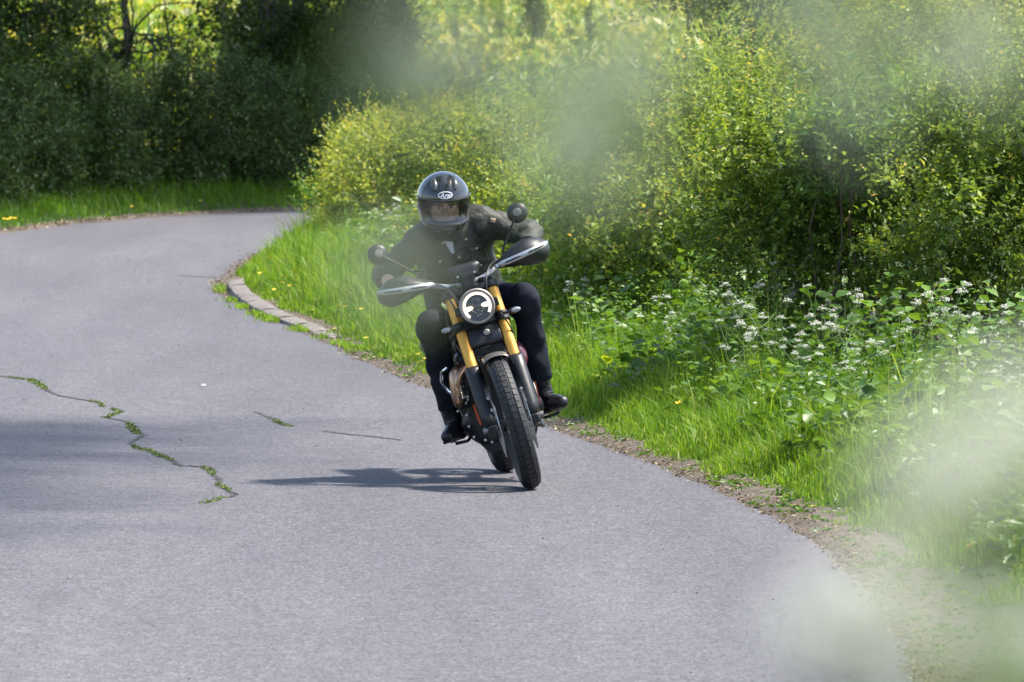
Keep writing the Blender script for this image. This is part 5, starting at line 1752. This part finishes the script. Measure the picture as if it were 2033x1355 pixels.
for s in (-1, 1):                                                              # pivot covers
    p = np.array([s * .131, .035, .0])
    MB().lathe([(0, .012), (.026, .010), (.034, 0)], p - [s * .006, 0, 0], axis=(s, 0, 0), n=24).build("visor_pivot", M_HELM2, hel)
for x in (-.052, .052):                                                        # crown vents
    b = MB()
    rg = []
    for k, (z, w_) in enumerate(((.098, .006), (.112, .018), (.128, .020), (.142, .014), (.150, .005))):
        c = on_shell(x, z, 0)
        rg.append([c + np.array([w_ * math.cos(q), -.006 * math.sin(q) - .002, .008 * math.sin(q)]) for q in np.linspace(0, 2 * PI, 10, endpoint=False)])
    b.loft(rg).build("vent", M_HELM2, hel)
c = on_shell(0, -.098, 0)
MB().box(c + [0, -.001, 0], (.06, .010, .012)).build("chin_vent", M_HELM2, hel, bevel=.003)
# forehead emblem: an oval ring with the lettering inside
ov = MB()
rg = []
EZ, EA, EB = .078, .038, .0185
for q in np.linspace(0, 2 * PI, 49):
    rg.append([on_shell(EA * math.cos(q), EZ + EB * math.sin(q)), on_shell((EA - .0045) * math.cos(q), EZ + (EB - .0038) * math.sin(q))])
ov.loft(rg, caps=False, closed=False)
ov.build("emblem_ring", M_LOGO, hel, solid=.0012)
cu = bpy.data.curves.new("lettering", 'FONT')
cu.body = "Arai"; cu.size = .034; cu.align_x = 'CENTER'; cu.shear = .35; cu.offset = .0008; cu.resolution_u = 4
tmp = bpy.data.objects.new("lettering_source", cu)
COL.objects.link(tmp)
bpy.context.view_layer.update()
me = bpy.data.meshes.new_from_object(tmp.evaluated_get(bpy.context.evaluated_depsgraph_get()))
bpy.data.objects.remove(tmp)
co = np.array([v.co for v in me.vertices])
for v, p in zip(me.vertices, on_shell(co[:, 0], EZ - .011 + co[:, 1], .0022)):
    v.co = Vector(p)
me.name = "lettering"
me.materials.clear(); me.materials.append(M_LOGO)
link(bpy.data.objects.new("lettering", me), hel)

# ------------------------------------------------------------------ cow parsley on the bank right in front of the camera (far out of focus) and an unseen tree added for shade, which bears the blossom sprigs
r = np.random.default_rng(300)
near_tree = tree("added_hawthorn", "added hawthorn, itself unseen beside the camera, its blossom sprigs blurred across the picture", (3.4, -.6, 1.25), .09, 3.2,
     [(2.2, .6, 4.2, .9, .9, .5), (2.9, -.3, 4.5, 1.1, 1.1, .6)], 260, 48, leaf=.05, length=.4, limbs=6)
NB = np.array([3.4, -.6, 1.25])


def sprig(y0, heads):
    """a thin twig hanging into view, with clusters of white blossom along it"""
    o = MB()
    top = np.array([at(heads[0][0], -600, y0)[0] + .25, y0 - .1, 3.0])
    stems_mb(o, [top - NB + [1.2, -.6, .9]], [top - NB], .012, .004, r, n=6, seg=6, wob=.04)
    for px, py, R in heads:
        yy = y0 + r.uniform(-.06, .06)
        c = at(px, py, yy)
        P, A = [], []
        m = max(14, int(46 * (R / .0072) ** 2))
        d = unit(r.normal(0, 1, (m, 3))) * (r.random(m) ** .4)[:, None] * R
        P = c - NB + d
        ls = np.full(m, .0045) * r.uniform(.7, 1.2, m)
        packs = [leaf_arrays(P, r.normal(0, 1, (m, 3)), ls, ls, np.clip(r.normal(.45, .3, m), 0, 1), r=r)]
        leaves_obj("blossom", packs, M_PETAL, near_tree)
        g = int(m * .35)
        lf_ = leaf_arrays(c - NB + unit(r.normal(0, 1, (g, 3))) * R * r.uniform(.4, 1.3, g)[:, None], r.normal(0, 1, (g, 3)), np.full(g, .0072), np.full(g, .0044), np.clip(r.normal(.6, .2, g), 0, 1), r=r)
        leaves_obj("leaf_spray", [lf_], M_WEED, near_tree)["kind"] = "stuff"
        stems_mb(o, [top - NB], [c - NB], .0016, .0006, r, n=4, seg=6, wob=.03)
    o.build("limb", M_TWIG, near_tree)


sprig(1.69, [(768, 548, 0.0061), (1090, 275, 0.0076), (1150, 235, 0.0076), (1150, 340, 0.0068), (1230, 300, 0.0058)])
sprig(1.66, [(825, 155, 0.0107), (880, 130, 0.0065), (1000, 110, 0.0058), (1210, 130, 0.0086), (1280, 100, 0.0072)])
sprig(1.58, [(1590, 10, 0.0094), (1650, -10, 0.0065), (1690, 195, 0.0068), (1720, 130, 0.0043), (1920, 70, 0.0072), (1960, 110, 0.0065), (1870, 40, 0.0050)])
NEAR = [("tall cow parsley blurred close to the lens at the bottom right corner", 1.55,
         [(1660, 1320, .0125), (1730, 1240, .011), (1880, 1000, .0125), (1835, 1060, .008), (1965, 920, .0105), (2040, 850, .011), (1960, 1300, .010), (2060, 1330, .010)])]
for lab, y0, heads in NEAR:
    xs = [at(px, py, y0)[0] for px, py, R in heads]
    bx = float(max(xs)) + .03
    gz = float(ground_z(np.array([bx]), np.array([y0 + .02]))[0])
    root = tag(empty("cow_parsley", (bx, y0 + .02, gz)), lab, "cow parsley")
    o = np.array([bx, y0 + .02, gz])
    mb = MB()
    fork = np.array([0, 0, 2.40 - gz])
    mb.tube([(0, 0, -.05), (.01, 0, .5), (0, 0, 0.5760), fork], [.007, .006, .005, .004], 7)
    lp = []
    for px, py, R in heads:
        yy = y0 + (.30 if py > 1150 else -.06) + r.uniform(-.05, .05)        # two umbels at different depths, so that neither shades the other
        R = R * (1.2 if py > 1150 else 1.0)
        c = at(px, py, yy) - o
        pk, ray = umbel_arrays(c, R, r, dens=2.0, scale=1.25)
        leaves_obj("flower_head", [pk], M_PETAL, root)
        e = c - [0, 0, R * .45]
        mb.tube([fork * [1, 1, .92], fork * .4 + e * .6 + [0, 0, -.05], e], [.0025, .0016, .001], 5, caps=False)
        for p, q in ray:
            mb.tube([p, q], .0005, 3, caps=False)
    for k in range(60):
        z = r.uniform(.2, 2.2 - gz)
        a = r.uniform(0, 2 * PI)
        P = np.array([[0, 0, z]]) + np.linspace(.05, .2, 5)[:, None] * np.array([[math.cos(a), math.sin(a), .2]])
        lp.append(leaf_arrays(P, np.array([[math.cos(a + .8), math.sin(a + .8), .2]]).repeat(5, 0), np.full(5, .03), np.full(5, .014), np.full(5, .5), r=r))
    mb.build("stem", M_STALK, root)
    tag(leaves_obj("leaves", lp, M_WEED, root), kind="stuff")
# one broad leaf spray at the right edge, equally out of focus
y0 = 1.5
c = at(2010, 1130, y0)
gz = float(ground_z(np.array([c[0]]), np.array([y0]))[0])
root = tag(empty("grass_clump", (c[0] + .02, y0, gz)), "blurred green grass blades close to the lens at the right edge", "grass clump")
for k in range(16):
    p0 = np.array([r.normal(0, .03), r.normal(0, .05), -.02]); p1 = c - [c[0] + .02, y0, gz] + [r.normal(0, .012), r.normal(0, .03), r.normal(-.004, .012)]
    mid = (p0 + p1) / 2 + [r.normal(0, .02), 0, .1]
    t = np.linspace(0, 1, 7)[:, None]
    P = (1 - t) ** 2 * p0 + 2 * t * (1 - t) * mid + t * t * p1
    w = np.array([.004, .005, .0055, .005, .004, .003, .0004])[:, None] * [[1, 0, 0]]
    V = np.stack([P - w, P + w], 1).reshape(-1, 3)
    i = np.arange(6) * 2
    raw_mesh("blade", V, np.stack([i, i + 1, i + 3, i + 2], 1), M_GRASS, root, attr={"tint": np.full(14, r.uniform(.3, .7))}, smooth=True)
